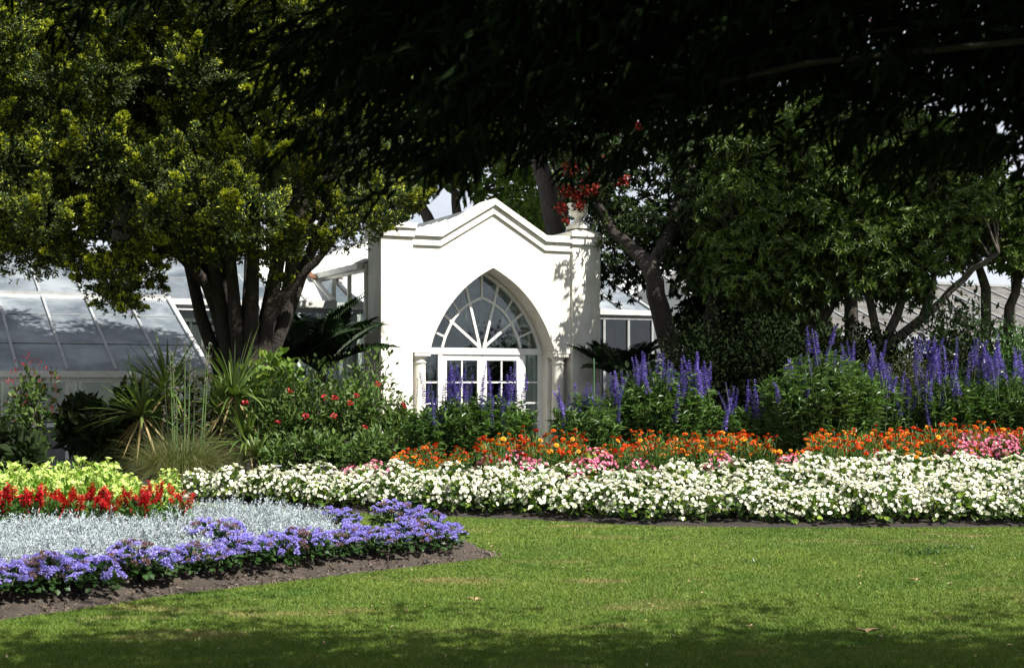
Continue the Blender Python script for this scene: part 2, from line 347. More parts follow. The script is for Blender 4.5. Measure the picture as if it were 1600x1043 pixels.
XX, YY = np.meshgrid(gx, gy); ZZ = np.zeros_like(XX)
nx = len(gx); ny = len(gy); idx = np.arange(nx*ny).reshape(ny, nx)
mb.add(np.stack([XX, YY, ZZ], 2).reshape(-1, 3), np.stack([idx[:-1, :-1], idx[:-1, 1:], idx[1:, 1:], idx[1:, :-1]], 2).reshape(-1, 4))
tag(mb.obj('lawn', M_turf), kind='structure')
def sheet(name, m, xs, ys_fn, nt_, hfn):
    mb = MB(); ts = np.linspace(0, 1, nt_); V = []
    for x in xs:
        y0, y1 = ys_fn(x)
        for t in ts:
            y = y0+(y1-y0)*t; V.append((x, y, hfn(x, y, y0)))
    n = len(ts); F = [(i*n+k, (i+1)*n+k, (i+1)*n+k+1, i*n+k+1) for i in range(len(xs)-1) for k in range(n-1)]
    mb.add(V, F); return mb.obj(name, m, smooth=True)
xs = np.linspace(EDGE[0, 0]-.05, 9.0, 150)
hn = lambda x, y: .012*math.sin(x*9+y*4)+.010*math.sin(y*17-x*5)
tag(sheet('border_soil', M_darksoil, xs, lambda x: (edge_y(x), edge_y(x)+7.5), 60, lambda x, y, y0: .004+float(bed_h(x, y-y0+1e-3))+(hn(x, y) if y-y0 > .1 else 0)), kind='structure')
xs = np.linspace(-6.9, LF[-1, 0]-.003, 120)
tag(sheet('flower_bed_soil', M_soil, xs, lambda x: (np.interp(x, LF[:, 0], LF[:, 1]), np.interp(x, LB[:, 0], LB[:, 1])), 40, lambda x, y, y0: .006+float(left_h(x, y))+(hn(x, y)*min(1, (y-y0)/.2) if y-y0 > .05 else 0)), kind='structure')
mb = MB(); mb.add([(-30, 17.9, .008), (-5.0, 17.9, .008), (-4.15, 18.5, .008), (-4.25, 20.6, .008), (-30, 20.2, .008)], [(0, 1, 2, 3, 4)])
tag(mb.obj('path', M_path), kind='structure')
mb = MB(); mb.add([(-30, 20.3, .012), (-3.9, 20.7, .012), (-3.9, 18.9, .012), (-2, 22.5, .012), (10, 22.3, .012), (30, 22, .012), (40, 60, .012), (-40, 60, .012)], [(0, 1, 2, 3), (3, 4, 5, 6), (0, 3, 6, 7)])
tag(mb.obj('shrubbery_soil', M_darksoil), kind='structure')
# loose soil crumbs and small stones on the left bed
mb = MB(); n = 2600
x = RNG.uniform(-5.5, LF[-1, 0], n); y = np.interp(x, LF[:, 0], LF[:, 1])+RNG.random(n)**1.2*.9
ok = in_left(x, y); x = x[ok]; y = y[ok]; n = len(x); p = np.stack([x, y, left_h(x, y)+.012], 1)
for k in range(3): cloud(mb, p+RNG.normal(0, .003, (n, 3)), rdir(n), rdir(n), RNG.uniform(.008, .03, n), RNG.uniform(.008, .026, n), OVAL)
tag(mb.obj('soil_crumbs', plainmat('crumbs', (.13, .10, .08), .95, .3, 30)), 'loose brown crumbs of soil along the front of the left bed', 'soil', kind='stuff')
# grass blades
n = 700000
D = 6.2*(16.8/6.2)**RNG.random(n); x = RNG.uniform(-.40, .42, n)*D
y = D; ok = (y < edge_y(x)-.0)&~in_left(x, y); ok |= (x < EDGE[0, 0])&(y < 17.5)&~in_left(x, y)
x = x[ok]; y = y[ok]; n = len(x); p = np.stack([x, y, np.zeros(n)], 1)
h = RNG.uniform(.012, .030, n); d = nrm(np.stack([RNG.normal(0, .55, n), RNG.normal(0, .55, n), np.ones(n)], 1)); a = RNG.uniform(0, PI, n)
sd = np.stack([np.cos(a), np.sin(a), np.zeros(n)], 1)*(.0022+.00025*y[:, None])
mb = MB(); mb.add(np.stack([p-sd, p+sd, p+d*h[:, None]], 1).reshape(-1, 3), np.arange(3*n).reshape(-1, 3))
# longer tufts along the cut edges
for E_, s_ in ((LF, -1), (EDGE, -1)):
    n = 9000; k = RNG.uniform(E_[0, 0], E_[-1, 0], n); yy = np.interp(k, E_[:, 0], E_[:, 1])+RNG.normal(0, .012, n)
    p = np.stack([k, yy, np.zeros(n)], 1); arcs(mb, p, np.stack([RNG.normal(0, .4, n), RNG.normal(.1, .4, n), np.ones(n)], 1), RNG.uniform(.015, .035, n), .005, .3, 1)
tag(mb.obj('grass', M_blade), 'short mown green grass of the lawn', 'grass', kind='stuff')
# weedy tufts and fallen leaves on the lawn
for i, (px, py, nn, s) in enumerate([(1440, 866, 90, .05), (1480, 858, 50, .04), (1180, 880, 40, .035)]):
    gx_, gy_ = G(px, py); n = nn; p = np.stack([gx_+RNG.normal(0, .13, n), gy_+RNG.normal(0, .12, n), np.full(n, .01)], 1)
    mb = MB(); cloud(mb, p, rdir(n, .1)+np.array([0, 0, .2]), rdir(n, .5), s, .012, LANCE)
    tag(mb.obj('lawn_weed', L_mid), ['coarse dark weed patch on the sunlit lawn at right', 'small weed patch just behind the coarse one on the lawn', 'faint weed tuft in the middle of the lawn'][i], 'weed', 'weeds in the lawn')
n = 700; D_ = 7.4+8*RNG.random(n); x = RNG.uniform(-.38, .4, n)*D_; ok = (D_ < edge_y(x))&~in_left(x, D_); x = x[ok]; D_ = D_[ok]; n = len(x)
mb = MB(); a_ = RNG.uniform(0, 6.28, n); cloud(mb, np.stack([x, D_, np.full(n, .024)], 1), np.stack([np.cos(a_), np.sin(a_), RNG.normal(0, .25, n)], 1), np.tile([0, 0, 1.], (n, 1))+rdir(n)*.4, RNG.uniform(.012, .045, n), RNG.uniform(.006, .016, n), OVAL)
tag(mb.obj('leaf_litter', leafmat('litter', [(.10, .07, .04), (.28, .21, .10), (.42, .36, .22)], .8, .1)), 'scattered small dry leaves and clippings on the mown lawn', 'leaf litter', kind='stuff')
M_dead = plainmat('dead_leaf', (.30, .2, .1), .8, .2, 20)
for i, (px, py, sz) in enumerate([(1357, 995, .09), (742, 946, .07), (1058, 845, .05), (1432, 912, .06), (1172, 985, .035)]):
    gx_, gy_ = G(px, py); mb = MB(); n = 3
    p = np.array([[0, 0, .028]]*n)+RNG.normal(0, .008, (n, 3)); cloud(mb, p, np.array([(1, .2, .2), (-.8, .3, .3), (.5, .9, .25)]), np.array([(0, 0, 1.)]*n), sz, sz*.4, LANCE)
    o = mb.obj('fallen_leaf', M_dead); o.location = (gx_, gy_, 0)
    tag(o, ['curled brown leaf lying on the shaded lawn at lower right', 'pale dry leaf lying on the lawn below the purple flowers', 'dark dry leaf on the lawn close to the white flower border', 'brown leaf on the sunlit lawn towards the right edge', 'tiny pale fleck of leaf on the shaded lawn near the bottom'][i], 'leaf', 'fallen leaves on the lawn')

# ------------------------------------------------------------------ glasshouse complex (local frame: x along the front, y back, z up)
TH = math.radians(25); DC = 27.8; XC = (771-800)/F0*DC
def plane_uz(px, py, v=0.0):      # pixel -> (u, z) on the plane at depth v behind the portal face
    k = (px-800)/F0; xc = XC-v*math.sin(TH); dc = DC+v*math.cos(TH)
    u = (k*dc-xc)/(math.cos(TH)-k*math.sin(TH)); return u, CH-(py-HY)*(dc+u*math.sin(TH))/F0
def W2(u, v, z=0):
    return Vector((XC+u*math.cos(TH)-v*math.sin(TH), DC+u*math.sin(TH)+v*math.cos(TH), z))
def zoompx(zx, zy): return 560+zx/2.6075, 300+zy/2.6075
HWO, HWI, HWA, ZS, DEP = 2.37, 1.72, 1.33, 2.19, .58
Rp = [plane_uz(*zoompx(*q)) for q in [(797, 640), (785, 590), (760, 520), (720, 450), (680, 400), (640, 360), (600, 330), (552, 308)]]
Lp = [plane_uz(*zoompx(*q)) for q in [(305, 635), (315, 590), (330, 550), (355, 500), (385, 450), (420, 405), (460, 365), (500, 335), (552, 308)]]
zr = np.array([q[1] for q in Rp]); ur = np.array([abs(q[0]) for q in Rp]); zl = np.array([q[1] for q in Lp]); ul = np.array([abs(q[0]) for q in Lp])
ZA = 3.82
zs_ = np.linspace(ZS, ZA, 25); hw = (np.interp(zs_, zr, ur)+np.interp(zs_, zl, ul))/2
tt = (zs_-ZS)/(ZA-ZS); cf = np.polyfit(tt[:-2], hw[:-2], 4); hw = np.polyval(cf, tt); hw = hw*HWA/hw[0]; hw = hw-hw[-1]*tt; hw = np.maximum(hw, 0); hw[-1] = 0
def arch_z(u, s=1.0, dz=0):       # height of the arch at offset u; s scales the arch about the springing centre
    return ZS+dz+(np.interp(abs(u)/s, hw[::-1], zs_[::-1])-ZS)*s if abs(u) < HWA*s else ZS+dz
def top_z(u):
    a = abs(u); return 4.49 if a > 1.13 else 4.49+(1.13-a)/1.13*.68
us = sorted(set([round(v, 4) for v in list(np.linspace(-HWA, HWA, 53))+[-HWI, HWI, -1.13, 1.13, 0]+list(hw)+list(-hw)]))
def slab(mb, us, zlo, zhi, y0, y1, ends=True):
    n = len(us); V = []
    for u in us: a, b_ = zlo(u), zhi(u); V += [(u, y0, a), (u, y0, b_), (u, y1, a), (u, y1, b_)]
    F = []
    for i in range(n-1):
        a = 4*i; c = a+4; F += [(a, c, c+1, a+1), (a+2, a+3, c+3, c+2), (a+1, c+1, c+3, a+3), (a, a+2, c+2, c)]
    F += [(0, 1, 3, 2), (4*(n-1), 4*(n-1)+2, 4*(n-1)+3, 4*(n-1)+1)]
    mb.add(V, F)
root = empty('entrance_portal', W2(0, 0), TH)
tag(root, 'white rendered entrance portal with pointed arch and stepped gable in front of the glasshouse', 'portal')
mb = MB(); slab(mb, us, lambda u: arch_z(u), top_z, 0, DEP+.06)
# lower jambs set back behind the columns
for s in (-1, 1):
    a, b_ = sorted((s*1.335, s*HWI)); mb.box(a, b_, .30, DEP+.06, 0, ZS-.002)
mb.obj('arched_wall', M_plaster, root)
mb = MB()
for s in (-1, 1):
    a, b_ = sorted((s*(HWI+.002), s*HWO)); mb.box(a, b_, -.06, DEP+.12, 0, 4.34)
    pi = mb if False else MB(); pi.box(a, b_, -.06, DEP+.12, 0, 4.34); pi.obj('pier', M_plaster, root, bevel=.008)
for s in (-1, 1):                      # caps
    a, b_ = sorted((s*(HWI-.02), s*(HWO+.05))); c = MB()
    c.box(a, b_, -.11, DEP+.17, 4.342, 4.50); c.box(a-.035, b_+.035, -.15, DEP+.21, 4.502, 4.60)
    x0, x1 = a+.02, b_-.02
    c.add([(x0, -.09, 4.602), (x1, -.09, 4.602), (x1, DEP+.15, 4.602), (x0, DEP+.15, 4.602), ((x0+x1)/2-.08, .2, 4.70), ((x0+x1)/2+.08, .2, 4.70), ((x0+x1)/2+.08, .5, 4.70), ((x0+x1)/2-.08, .5, 4.70)],
          [(0, 1, 5, 4), (1, 2, 6, 5), (2, 3, 7, 6), (3, 0, 4, 7), (4, 5, 6, 7)])
    c.obj('pier_cap', M_grime, root, bevel=.006)
cu = [-HWI+.0, -1.13, 0, 1.13, HWI-.0]
mb = MB(); slab(mb, cu, lambda u: top_z(u)-.115, lambda u: top_z(u)+.01, -.10, DEP+.10); mb.obj('coping', M_grime, root)
mb = MB(); slab(mb, cu, lambda u: top_z(u)-.29, lambda u: top_z(u)-.117, -.045, .1); mb.obj('fascia', M_plaster, root)
for s in (-1, 1):
    mb = MB(); a, b_ = sorted((s*1.31, s*(HWI-.003))); mb.box(a, b_, -.02, .299, ZS-.055, ZS-.003); mb.obj('springer_ledge', M_grime, root)
    mb = MB(); cx = s*1.50
    mb.lathe([(.0, 0), (.19, 0), (.19, .10), (.165, .11), (.175, .15), (.15, .19), (.135, .22), (.125, 1.0), (.115, 1.92), (.135, 1.935), (.135, 1.955), (.118, 1.965), (.118, 2.01), (.15, 2.05), (.16, 2.065), (.0, 2.067)], (cx, .16, 0), 28)
    mb.box(cx-.165, cx+.165, -.01, .298, 2.068, 2.134); mb.obj('column', M_plaster, root, smooth=False)
# glazed screen
GY = DEP; gs = .965
mb = MB()
def arcbar(mb, s, wdt, y0, y1, dz=0.0, n=30):
    zz = np.linspace(0, 1, n); ou = [(np.interp(ZS+(ZA-ZS)*t, zs_, hw)*s, ZS+dz+(ZA-ZS)*t*s) for t in zz]
    for sg in (-1, 1):
        for i in range(n-1):
            a = (sg*ou[i][0], (y0+y1)/2, ou[i][1]); b_ = (sg*ou[i+1][0], (y0+y1)/2, ou[i+1][1])
            mb.bar(a, b_, wdt, y1-y0, up=(0, 1, 0))
arcbar(mb, .965, .07, GY-.05, GY+.05)
mb.box(-1.33, 1.33, GY-.06, GY+.06, 2.12, 2.245)
for u in (-1.29, -.91, .91, 1.29): mb.box(u-.045, u+.045, GY-.045, GY+.045, 0, 2.119)
mb.obj('window_frame', M_white, root)
mb = MB(); zc = 2.26
def pt(u, z): return (u, GY, z)
def hit(s, ang):                  # where a ray from the centre meets the scaled arch
    for r in np.linspace(.2, 2, 400):
        u, z = r*math.cos(ang), zc+r*math.sin(ang)
        if z > arch_z(u, s, 0) or abs(u) > HWA*s: return u, z
    return u, z
# inner pointed arch
_iu = [.86, .80, .69, .60, .50, .40, .28, .14, 0]; _ih = [0, .20, .43, .58, .70, .79, .87, .94, 1]
inner = [(a, zc+1.0*b_) for a, b_ in zip(_iu, _ih)]
for sg in (-1, 1):
    for i in range(8): mb.bar(pt(sg*inner[i][0], inner[i][1]), pt(sg*inner[i+1][0], inner[i+1][1]), .05, .056, (0, 1, 0))
def innerhit(ang):
    best = min(inner, key=lambda q: abs(math.atan2(q[1]-zc, q[0])-ang)); return best
for a in (38, 74):
    for sg in (-1, 1):
        u, z = hit(.95, math.radians(a)); mb.bar(pt(sg*.04, zc), pt(sg*u, z), .05, .048, (0, 1, 0))
mb.bar(pt(0, inner[-1][1]), pt(0, arch_z(0, .95)), .045, .044, (0, 1, 0))
for a, a2 in ((14, 17), (52, 55)):
    for sg in (-1, 1):
        i_ = innerhit(math.radians(a)); u, z = hit(.95, math.radians(a2)); mb.bar(pt(sg*i_[0], i_[1]), pt(sg*u, z), .035, .04, (0, 1, 0))
mb.obj('glazing_bars', M_white, root)
mb = MB(); slab(mb, [u*.96 for u in us if abs(u) < HWA], lambda u: 2.24, lambda u: max(2.241, arch_z(u, .96)), GY+.004, GY+.010); mb.obj('arch_glass', M_glass, root)
for sg in (-1, 1):
    d = MB(); a, b_ = sorted((sg*.008, sg*.862))
    d.box(a, b_, GY-.03, GY+.03, 2.0, 2.118); d.box(a, b_, GY-.03, GY+.03, .02, .30)
    for u in (sg*.055, sg*.815): d.box(u-.047, u+.047, GY-.03, GY+.03, .3, 2.0)
    mid = sg*.435; d.box(mid-.015, mid+.015, GY-.018, GY+.018, .3, 2.0)
    for z in (.72, 1.14, 1.56): d.box(a+.09, b_-.09, GY-.0175, GY+.0175, z-.015, z+.015)
    do = d.obj('door', M_white, root)
    g = MB(); g.box(a+.08, b_-.08, GY+.004, GY+.009, .29, 2.01); g.obj('pane', M_glass, do)
    h = MB(); h.box(sg*.05-.012, sg*.05+.012, GY-.07, GY-.031, .98, 1.12); h.obj('handle', M_blackmetal, do)
    s_ = MB(); a, b_ = sorted((sg*.955, sg*1.245)); s_.box(a, b_, GY+.004, GY+.009, 0, 2.12)
    sl_ = s_.obj('side_pane', M_glass, root); 
    for z in (.3, .72, 1.14, 1.56): k = MB(); k.box(a, b_, GY-.018, GY+.018, z-.015, z+.015); k.obj('glazing_bar', M_white, sl_)

# urn on the right pier cap
u0 = empty('stone_urn', W2(2.045, .3, 4.70), TH); tag(u0, 'pale stone urn finial standing on the right pier of the portal under red blossom', 'urn')
mb = MB(); mb.lathe([(0, 0), (.25, 0), (.25, .05), (.21, .055), (.2, .09), (.15, .10), (.15, .135), (.10, .16), (.075, .2), (.08, .24), (0, .242)], n=28); mb.obj('pedestal', M_grime, u0, smooth=False)
mb = MB(); mb.lathe([(0, .243), (.09, .243), (.17, .30), (.21, .38), (.20, .46), (.225, .50), (.225, .53), (.18, .53), (.16, .47), (0, .46)], n=28); mb.obj('bowl', M_grime, u0, smooth=True)

# glasshouses
def roof_slope(parent, u0, u1, v0, z0, v1, z1, step, mat=M_roofglass, barm=M_alu, gutter=True, gm=None, bw=.05, rows=None, nm='roof'):
    mb = MB(); mb.add([(u0, v0, z0), (u1, v0, z0), (u1, v1, z1), (u0, v1, z1)], [(0, 1, 2, 3)]); g = mb.obj(nm, mat, parent)
    mb = MB(); nrmv = Vector((0, -(z1-z0), v1-v0)).normalized(); n = int(round((u1-u0)/step))
    for i in range(n+1):
        u = u0+(u1-u0)*i/n; o = nrmv*.03; mb.bar(Vector((u, v0, z0))+o, Vector((u, v1, z1))+o, bw if 0 < i < n else bw*2, .05, nrmv)
    for r in (rows or []):
        vv = v0+(v1-v0)*r; zz = z0+(z1-z0)*r; mb.bar(Vector((u0, vv, zz))+nrmv*.012, Vector((u1, vv, zz))+nrmv*.012, .02, .022, nrmv)
    mb.bar((u0-.03, v1, z1+.05), (u1+.03, v1, z1+.05), .14, .09, (0, 0, 1)); mb.obj('rafters', barm, g)
    if gutter:
        mb = MB(); mb.box(u0-.05, u1+.05, v0-.13, v0-.002, z0-.13, z0+.01); mb.obj('gutter', gm or M_gutter, g)
    return g
def glass_wall(parent, u0, u1, v, z0, z1, step, mat=M_glass, base=.55, barm=M_white, rail=None):
    mb = MB(); mb.add([(u0, v, z0+base), (u1, v, z0+base), (u1, v, z1), (u0, v, z1)], [(0, 1, 2, 3)]); g = mb.obj('glass_wall', mat, parent)
    mb = MB(); n = max(1, int(round((u1-u0)/step)))
    for i in range(n+1):
        u = u0+(u1-u0)*i/n; mb.box(u-.035, u+.035, v-.05, v+.03, z0, z1-.001)
    mb.box(u0, u1, v-.06, v-.051, z0+base-.05, z0+base+.03)
    if rail: mb.box(u0, u1, v-.058, v-.0505, rail-.03, rail+.03)
    mb.box(u0, u1, v-.062, v-.0515, z1-.10, z1-.002)
    mb.obj('mullions', barm, g)
    mb = MB(); mb.box(u0, u1, v-.04, v+.04, z0, z0+base-.051); mb.obj('plinth', M_alu if False else M_plinth, g)
    return g
M_plinth = plainmat('grey_block_plinth', (.2, .2, .19), .9, .2, 3)
M_shaderoof = plainmat('shade_toned_roof', (.12, .115, .11), .95, .2, 2.5, dark=(.045, .043, .04)); M_shaderoof.node_tree.nodes['Principled BSDF'].inputs['Specular IOR Level'].default_value = .15  # dark mottled tone stands in for tree shade on the glass roof
gh = empty('glasshouse', W2(0, 0), TH); tag(gh, 'long grey-roofed glasshouse behind the portal and the yew tree', 'greenhouse')
roof_slope(gh, -18, 8.45, 8.14, 3.53, 11.4, 4.84, .95, rows=[.45])
mb = MB(); mb.add([(-18, 11.4, 4.84), (8.45, 11.4, 4.84), (8.45, 15, 3.4), (-18, 15, 3.4)], [(0, 1, 2, 3)]); mb.obj('rear_roof', M_roofglass, gh)
glass_wall(gh, -4.7, -2.4, 8.14, 0, 3.38, .8, rail=2.3); glass_wall(gh, 2.4, 8.45, 8.14, 0, 3.38, .75, barm=M_alu); glass_wall(gh, -18, 8.45, 15, 0, 3.4, 1.0, M_milk)
for ue in (-18, 8.45):
    mb = MB(); mb.add([(ue, 8.14, 0), (ue, 15, 0), (ue, 15, 3.4), (ue, 11.4, 4.84), (ue, 8.14, 3.53)], [(0, 1, 2, 3, 4)]); mb.obj('gable', M_milk, gh)
mb = MB(); mb.box(-18, 8.4, .7, 14.9, .015, .03); mb.obj('floor', M_paving, gh)
# low wing with cat-slide roof on the left
wing = empty('glasshouse_wing', W2(0, 0), TH); tag(wing, 'low glasshouse wing at left with sloping dirty glass roof and white eave beam', 'greenhouse')
roof_slope(wing, -18, -4.75, 3.83, 1.79, 8.135, 3.53, .98, rows=[.33, .72], gutter=False, bw=.05)
mb = MB(); mb.box(-18, -4.7, 3.70, 3.86, 1.66, 1.785); mb.obj('eave_beam', M_white, wing)
glass_wall(wing, -18, -4.75, 3.9, 0, 1.66, .98, base=.72)
mb = MB(); mb.add([(-4.752, 3.86, .02), (-4.752, 8.12, .02), (-4.752, 8.12, 3.5), (-4.752, 3.86, 1.79)], [(0, 1, 2, 3)]); e = mb.obj('end_glass', M_glass, wing)
mb = MB(); mb.bar((-4.74, 3.83, 1.82), (-4.74, 8.13, 3.56), .07, .07, (0, -.374, .927)); mb.box(-4.79, -4.70, 3.80, 3.90, 0, 1.78)
for v_ in (5.2, 6.6): mb.box(-4.79, -4.7, v_, v_+.06, 0, 1.75+(v_-3.83)*.404)
mb.obj('end_frame', M_white, e)
mb = MB(); mb.add([(-18.01, 3.86, 0), (-18.01, 8.12, 0), (-18.01, 8.12, 3.5), (-18.01, 3.86, 1.79)], [(0, 1, 2, 3)]); mb.obj('far_gable', M_milk, wing)
# staging benches with pots inside the wing would only read as dark shapes: benches
for i in range(3):
    b0 = empty('potting_bench', W2(-13.2+2.7*i, 4.9), TH); tag(b0, ['timber bench inside the glasshouse wing, left edge of the photo', 'timber bench inside the glasshouse wing behind the dark leafy shrub', 'timber bench inside the glasshouse wing nearest its right end'][i], 'bench', 'benches in the glasshouse')
    mb = MB(); mb.box(-1.1, 1.1, -.4, .4, .80, .85); mb.obj('bench_top', M_bark2, b0)
    for a in (-1, 1):
        for c_ in (-.33, .33):
            l = MB(); l.box(a-.03, a+.03, c_-.03, c_+.03, .03, .80); l.obj('leg', M_bark2, b0)
# entrance hall behind the portal
hall = empty('entrance_hall', W2(0, 0), TH); tag(hall, 'gabled glazed hall running back from the portal to the long glasshouse', 'greenhouse')
for s in (-1, 1):
    mb = MB(); a = (s*2.45, .72, 3.88); b_ = (s*2.45, 10.5, 3.88); c = (0, 10.5, 5.0); d = (0, .72, 5.0)
    mb.add([a, b_, c, d], [(0, 1, 2, 3)]); r = mb.obj('roof', M_hallroof if 'M_hallroof' in globals() else M_roofglass, hall)
    mb = MB(); nv = Vector((s*1.12, 0, 2.45)).normalized()
    for k in range(20):
        y = .75+k*.49; mb.bar(Vector((s*2.45, y, 3.88))+nv*.025, Vector((0, y, 5.0))+nv*.025, .05, .04, nv)
    mb.obj('rafters', M_white, r)
    mb = MB(); a, b_ = sorted((s*2.452, s*2.58)); mb.box(a, b_, .74, 3.7, 3.76, 3.87); mb.obj('gutter', M_gutter, r)
    mb = MB(); x = s*2.37; mb.add([(x, .72, .5), (x, 8.1, .5), (x, 8.1, 3.8), (x, .72, 3.8)], [(0, 1, 2, 3)]); w_ = mb.obj('side_glass', M_glass, hall)
    mb = MB()
    for k in range(8):
        y = .80+k*1.03; mb.box(x-.04, x+.04, y-.03, y+.03, 0, 3.86)
    mb.box(x-.05, x+.05, .72, 8.1, 0, .5); mb.box(x-.045, x+.045, .72, 8.1, 2.7, 2.76); mb.box(x-.045, x+.045, .72, 8.1, 3.72, 3.875); mb.obj('side_frame', M_white, w_)
mb = MB(); mb.bar((0, .72, 5.04), (0, 10.5, 5.04), .14, .08); mb.obj('ridge_cap', M_gutter, hall)
cw = empty('lean_to_glasshouse', W2(0, 0), TH); tag(cw, 'small pale-roofed glasshouse bay between the yew trunk and the hall, with rusty valley flashing', 'greenhouse')
roof_slope(cw, -3.7, -2.60, 2.2, 3.2, 6.2, 4.8, .62, M_milk, M_white, rows=[.5]); glass_wall(cw, -3.7, -2.62, 2.25, 0, 3.06, .75, barm=M_alu)
mb = MB(); mb.add([(-3.7, 2.25, 0), (-3.7, 8, 0), (-3.7, 8, 3.4), (-3.7, 6.2, 4.8), (-3.7, 2.25, 3.2)], [(0, 1, 2, 3, 4)]); mb.obj('gable', M_glass, cw)
mb = MB(); mb.bar((-2.66, 3.3, 3.76), (-2.58, 4.3, 4.05), .12, .03); mb.obj('rusty_flashing', M_rust, cw)
# glasshouse to the right
gr = empty('glasshouse_range', W2(0, 0), TH); tag(gr, 'glasshouse with sloping grey roof half hidden behind the glossy-leaved trees at right', 'greenhouse')
roof_slope(gr, 11.6, 38, 8.1, 3.0, 13, 5.0, 1.1, rows=[.35, .7], mat=M_shaderoof, gm=M_alu); glass_wall(gr, 11.6, 38, 8.1, 0, 2.85, 1.0, barm=M_alu)
mb = MB(); mb.add([(11.6, 13, 5.0), (38, 13, 5.0), (38, 17, 3.4), (11.6, 17, 3.4)], [(0, 1, 2, 3)]); mb.obj('rear_roof', M_roofglass, gr)
for ue in (11.6, 38):
    mb = MB(); mb.add([(ue, 8.1, 0), (ue, 17, 0), (ue, 17, 3.4), (ue, 13, 5.0), (ue, 8.1, 3.0)], [(0, 1, 2, 3, 4)]); mb.obj('gable', M_milk, gr)
gb = empty('rear_glasshouse', W2(14.2, 17.5), TH); tag(gb, 'pale gable of a second glasshouse seen behind the brown tree trunk', 'greenhouse')
mb = MB(); mb.add([(-2.3, 0, 0), (2.3, 0, 0), (2.3, 0, 4.8), (0, 0, 6.2), (-2.3, 0, 4.8)], [(0, 1, 2, 3, 4)]); mb.obj('gable', M_milk, gb)
mb = MB()
for s_ in (-1, 1): mb.add([(0, -.1, 6.22), (s_*2.4, -.1, 4.76), (s_*2.4, 8, 4.76), (0, 8, 6.22)], [(0, 1, 2, 3)])
mb.obj('roof', M_roofglass, gb); mb = MB()
for s_ in (-1, 1): mb.bar((0, -.12, 6.25), (s_*2.4, -.12, 4.79), .08, .07, (0, 1, 0))
for u in (-1.5, -.75, 0, .75, 1.5): mb.box(u-.03, u+.03, -.05, -.003, 0, 6.2-abs(u)*.609-.05)
mb.obj('frame', M_alu, gb); mb = MB()
for x in (-2.3, 2.3): mb.add([(x, 0, 0), (x, 8, 0), (x, 8, 4.8), (x, 0, 4.8)], [(0, 1, 2, 3)])
mb.obj('side_wall', M_milk, gb)

# ------------------------------------------------------------------ trees
def limb_path(a, b, sag=.1, n=6, wob=.08):
    a = Vector(a); b = Vector(b); L = (b-a).length; out = []
    for i in range(n+1):
        t = i/n; p = a.lerp(b, t); p.z += -sag*L*4*t*(1-t)*-.4
        if 0 < i < n: p += Vector((random.gauss(0, wob), random.gauss(0, wob), random.gauss(0, wob)))*L*.25
        out.append(p)
    return out
def limb(mb, a, b, r0, r1, n=7, sides=8, **k):
    pts = limb_path(a, b, n=n, **k); mb.tube(pts, [r0+(r1-r0)*i/n for i in range(n+1)], sides)
    return pts

# --- golden yew, left
yew = empty('yew_tree', (GX(378, 25), 25, 0)); tag(yew, 'large golden yew tree with many ribbed stems and yellow-tipped foliage in front of the glasshouse', 'tree')
bx = GX(385, 25); O = Vector((bx, 25, 0))
mb = MB()
for k in range(13):
    a = 2*PI*k/13+.2; ca, sa = math.cos(a), math.sin(a)
    foot = Vector((bx+.46*ca, 25+.38*sa, -.05)); waist = Vector((bx+.34*ca+random.gauss(0, .05), 25+.28*sa, 1.75+random.gauss(0, .15)))
    top = Vector((bx+(.95+random.random()*.45)*ca, 25+.9*sa, 4.1+random.random()*.7))
    far = Vector((bx+(1.8+random.random()*1.6)*ca, 25+1.7*sa, 6.6+random.random()*1.5))
    pts = [foot, foot.lerp(waist, .5), waist, waist.lerp(top, .35)+Vector((random.gauss(0, .05), 0, 0)), waist.lerp(top, .7), top, top.lerp(far, .5), far]
    mb.tube(pts, [v_*random.uniform(.85, 1.15) for v_ in (.24, .18, .15, .125, .11, .095, .07, .035)], 9)
mb.tube([Vector((bx, 25, -.05)), Vector((bx, 25.1, 1.6)), Vector((bx+.05, 25.2, 2.3))], [.42, .27, .1], 12)
for (x0, y0, x1, y1, r) in [(420, 500, 505, 395, .10), (505, 395, 560, 325, .07), (345, 470, 255, 380, .12), (255, 380, 190, 380, .07), (190, 380, 185, 480, .04), (255, 380, 90, 340, .06)]:
    a = P(x0, y0, 24.6); b_ = P(x1, y1, 24.2); limb(mb, a, b_, r, r*.6, wob=.03)
for v in mb.V: v -= np.array([GX(378, 25), 25, 0], dtype=np.float32)
mb.obj('trunk', M_darkbark, yew, smooth=True)
poly = [(-260, -200), (560, -200), (620, -60), (620, 100), (570, 180), (605, 260), (600, 330), (590, 355), (560, 362), (500, 365), (470, 400), (445, 400), (400, 380), (330, 400), (270, 390), (255, 400), (235, 430), (235, 470), (205, 498), (170, 495), (160, 450), (110, 400), (85, 430), (40, 400), (0, 350), (-120, 380), (-260, 300)]
mb = MB(); lob = []
tries = 0
while len(lob) < 210 and tries < 20000:
    tries += 1; x = random.uniform(-260, 650); y = random.uniform(-200, 500)
    if not inpoly(x, y, poly): continue
    D = 25-random.random()**.5*4.2 if random.random() < .85 else random.uniform(25, 27.5)
    if y > 350: D = random.uniform(22.4, 24.4)
    c = P(x, y, D); r = random.uniform(.40, .70)
    if y > 400: r *= .6
    if all((c-q[0]).length > (r+q[1])*.66 for q in lob): lob.append((c, r))
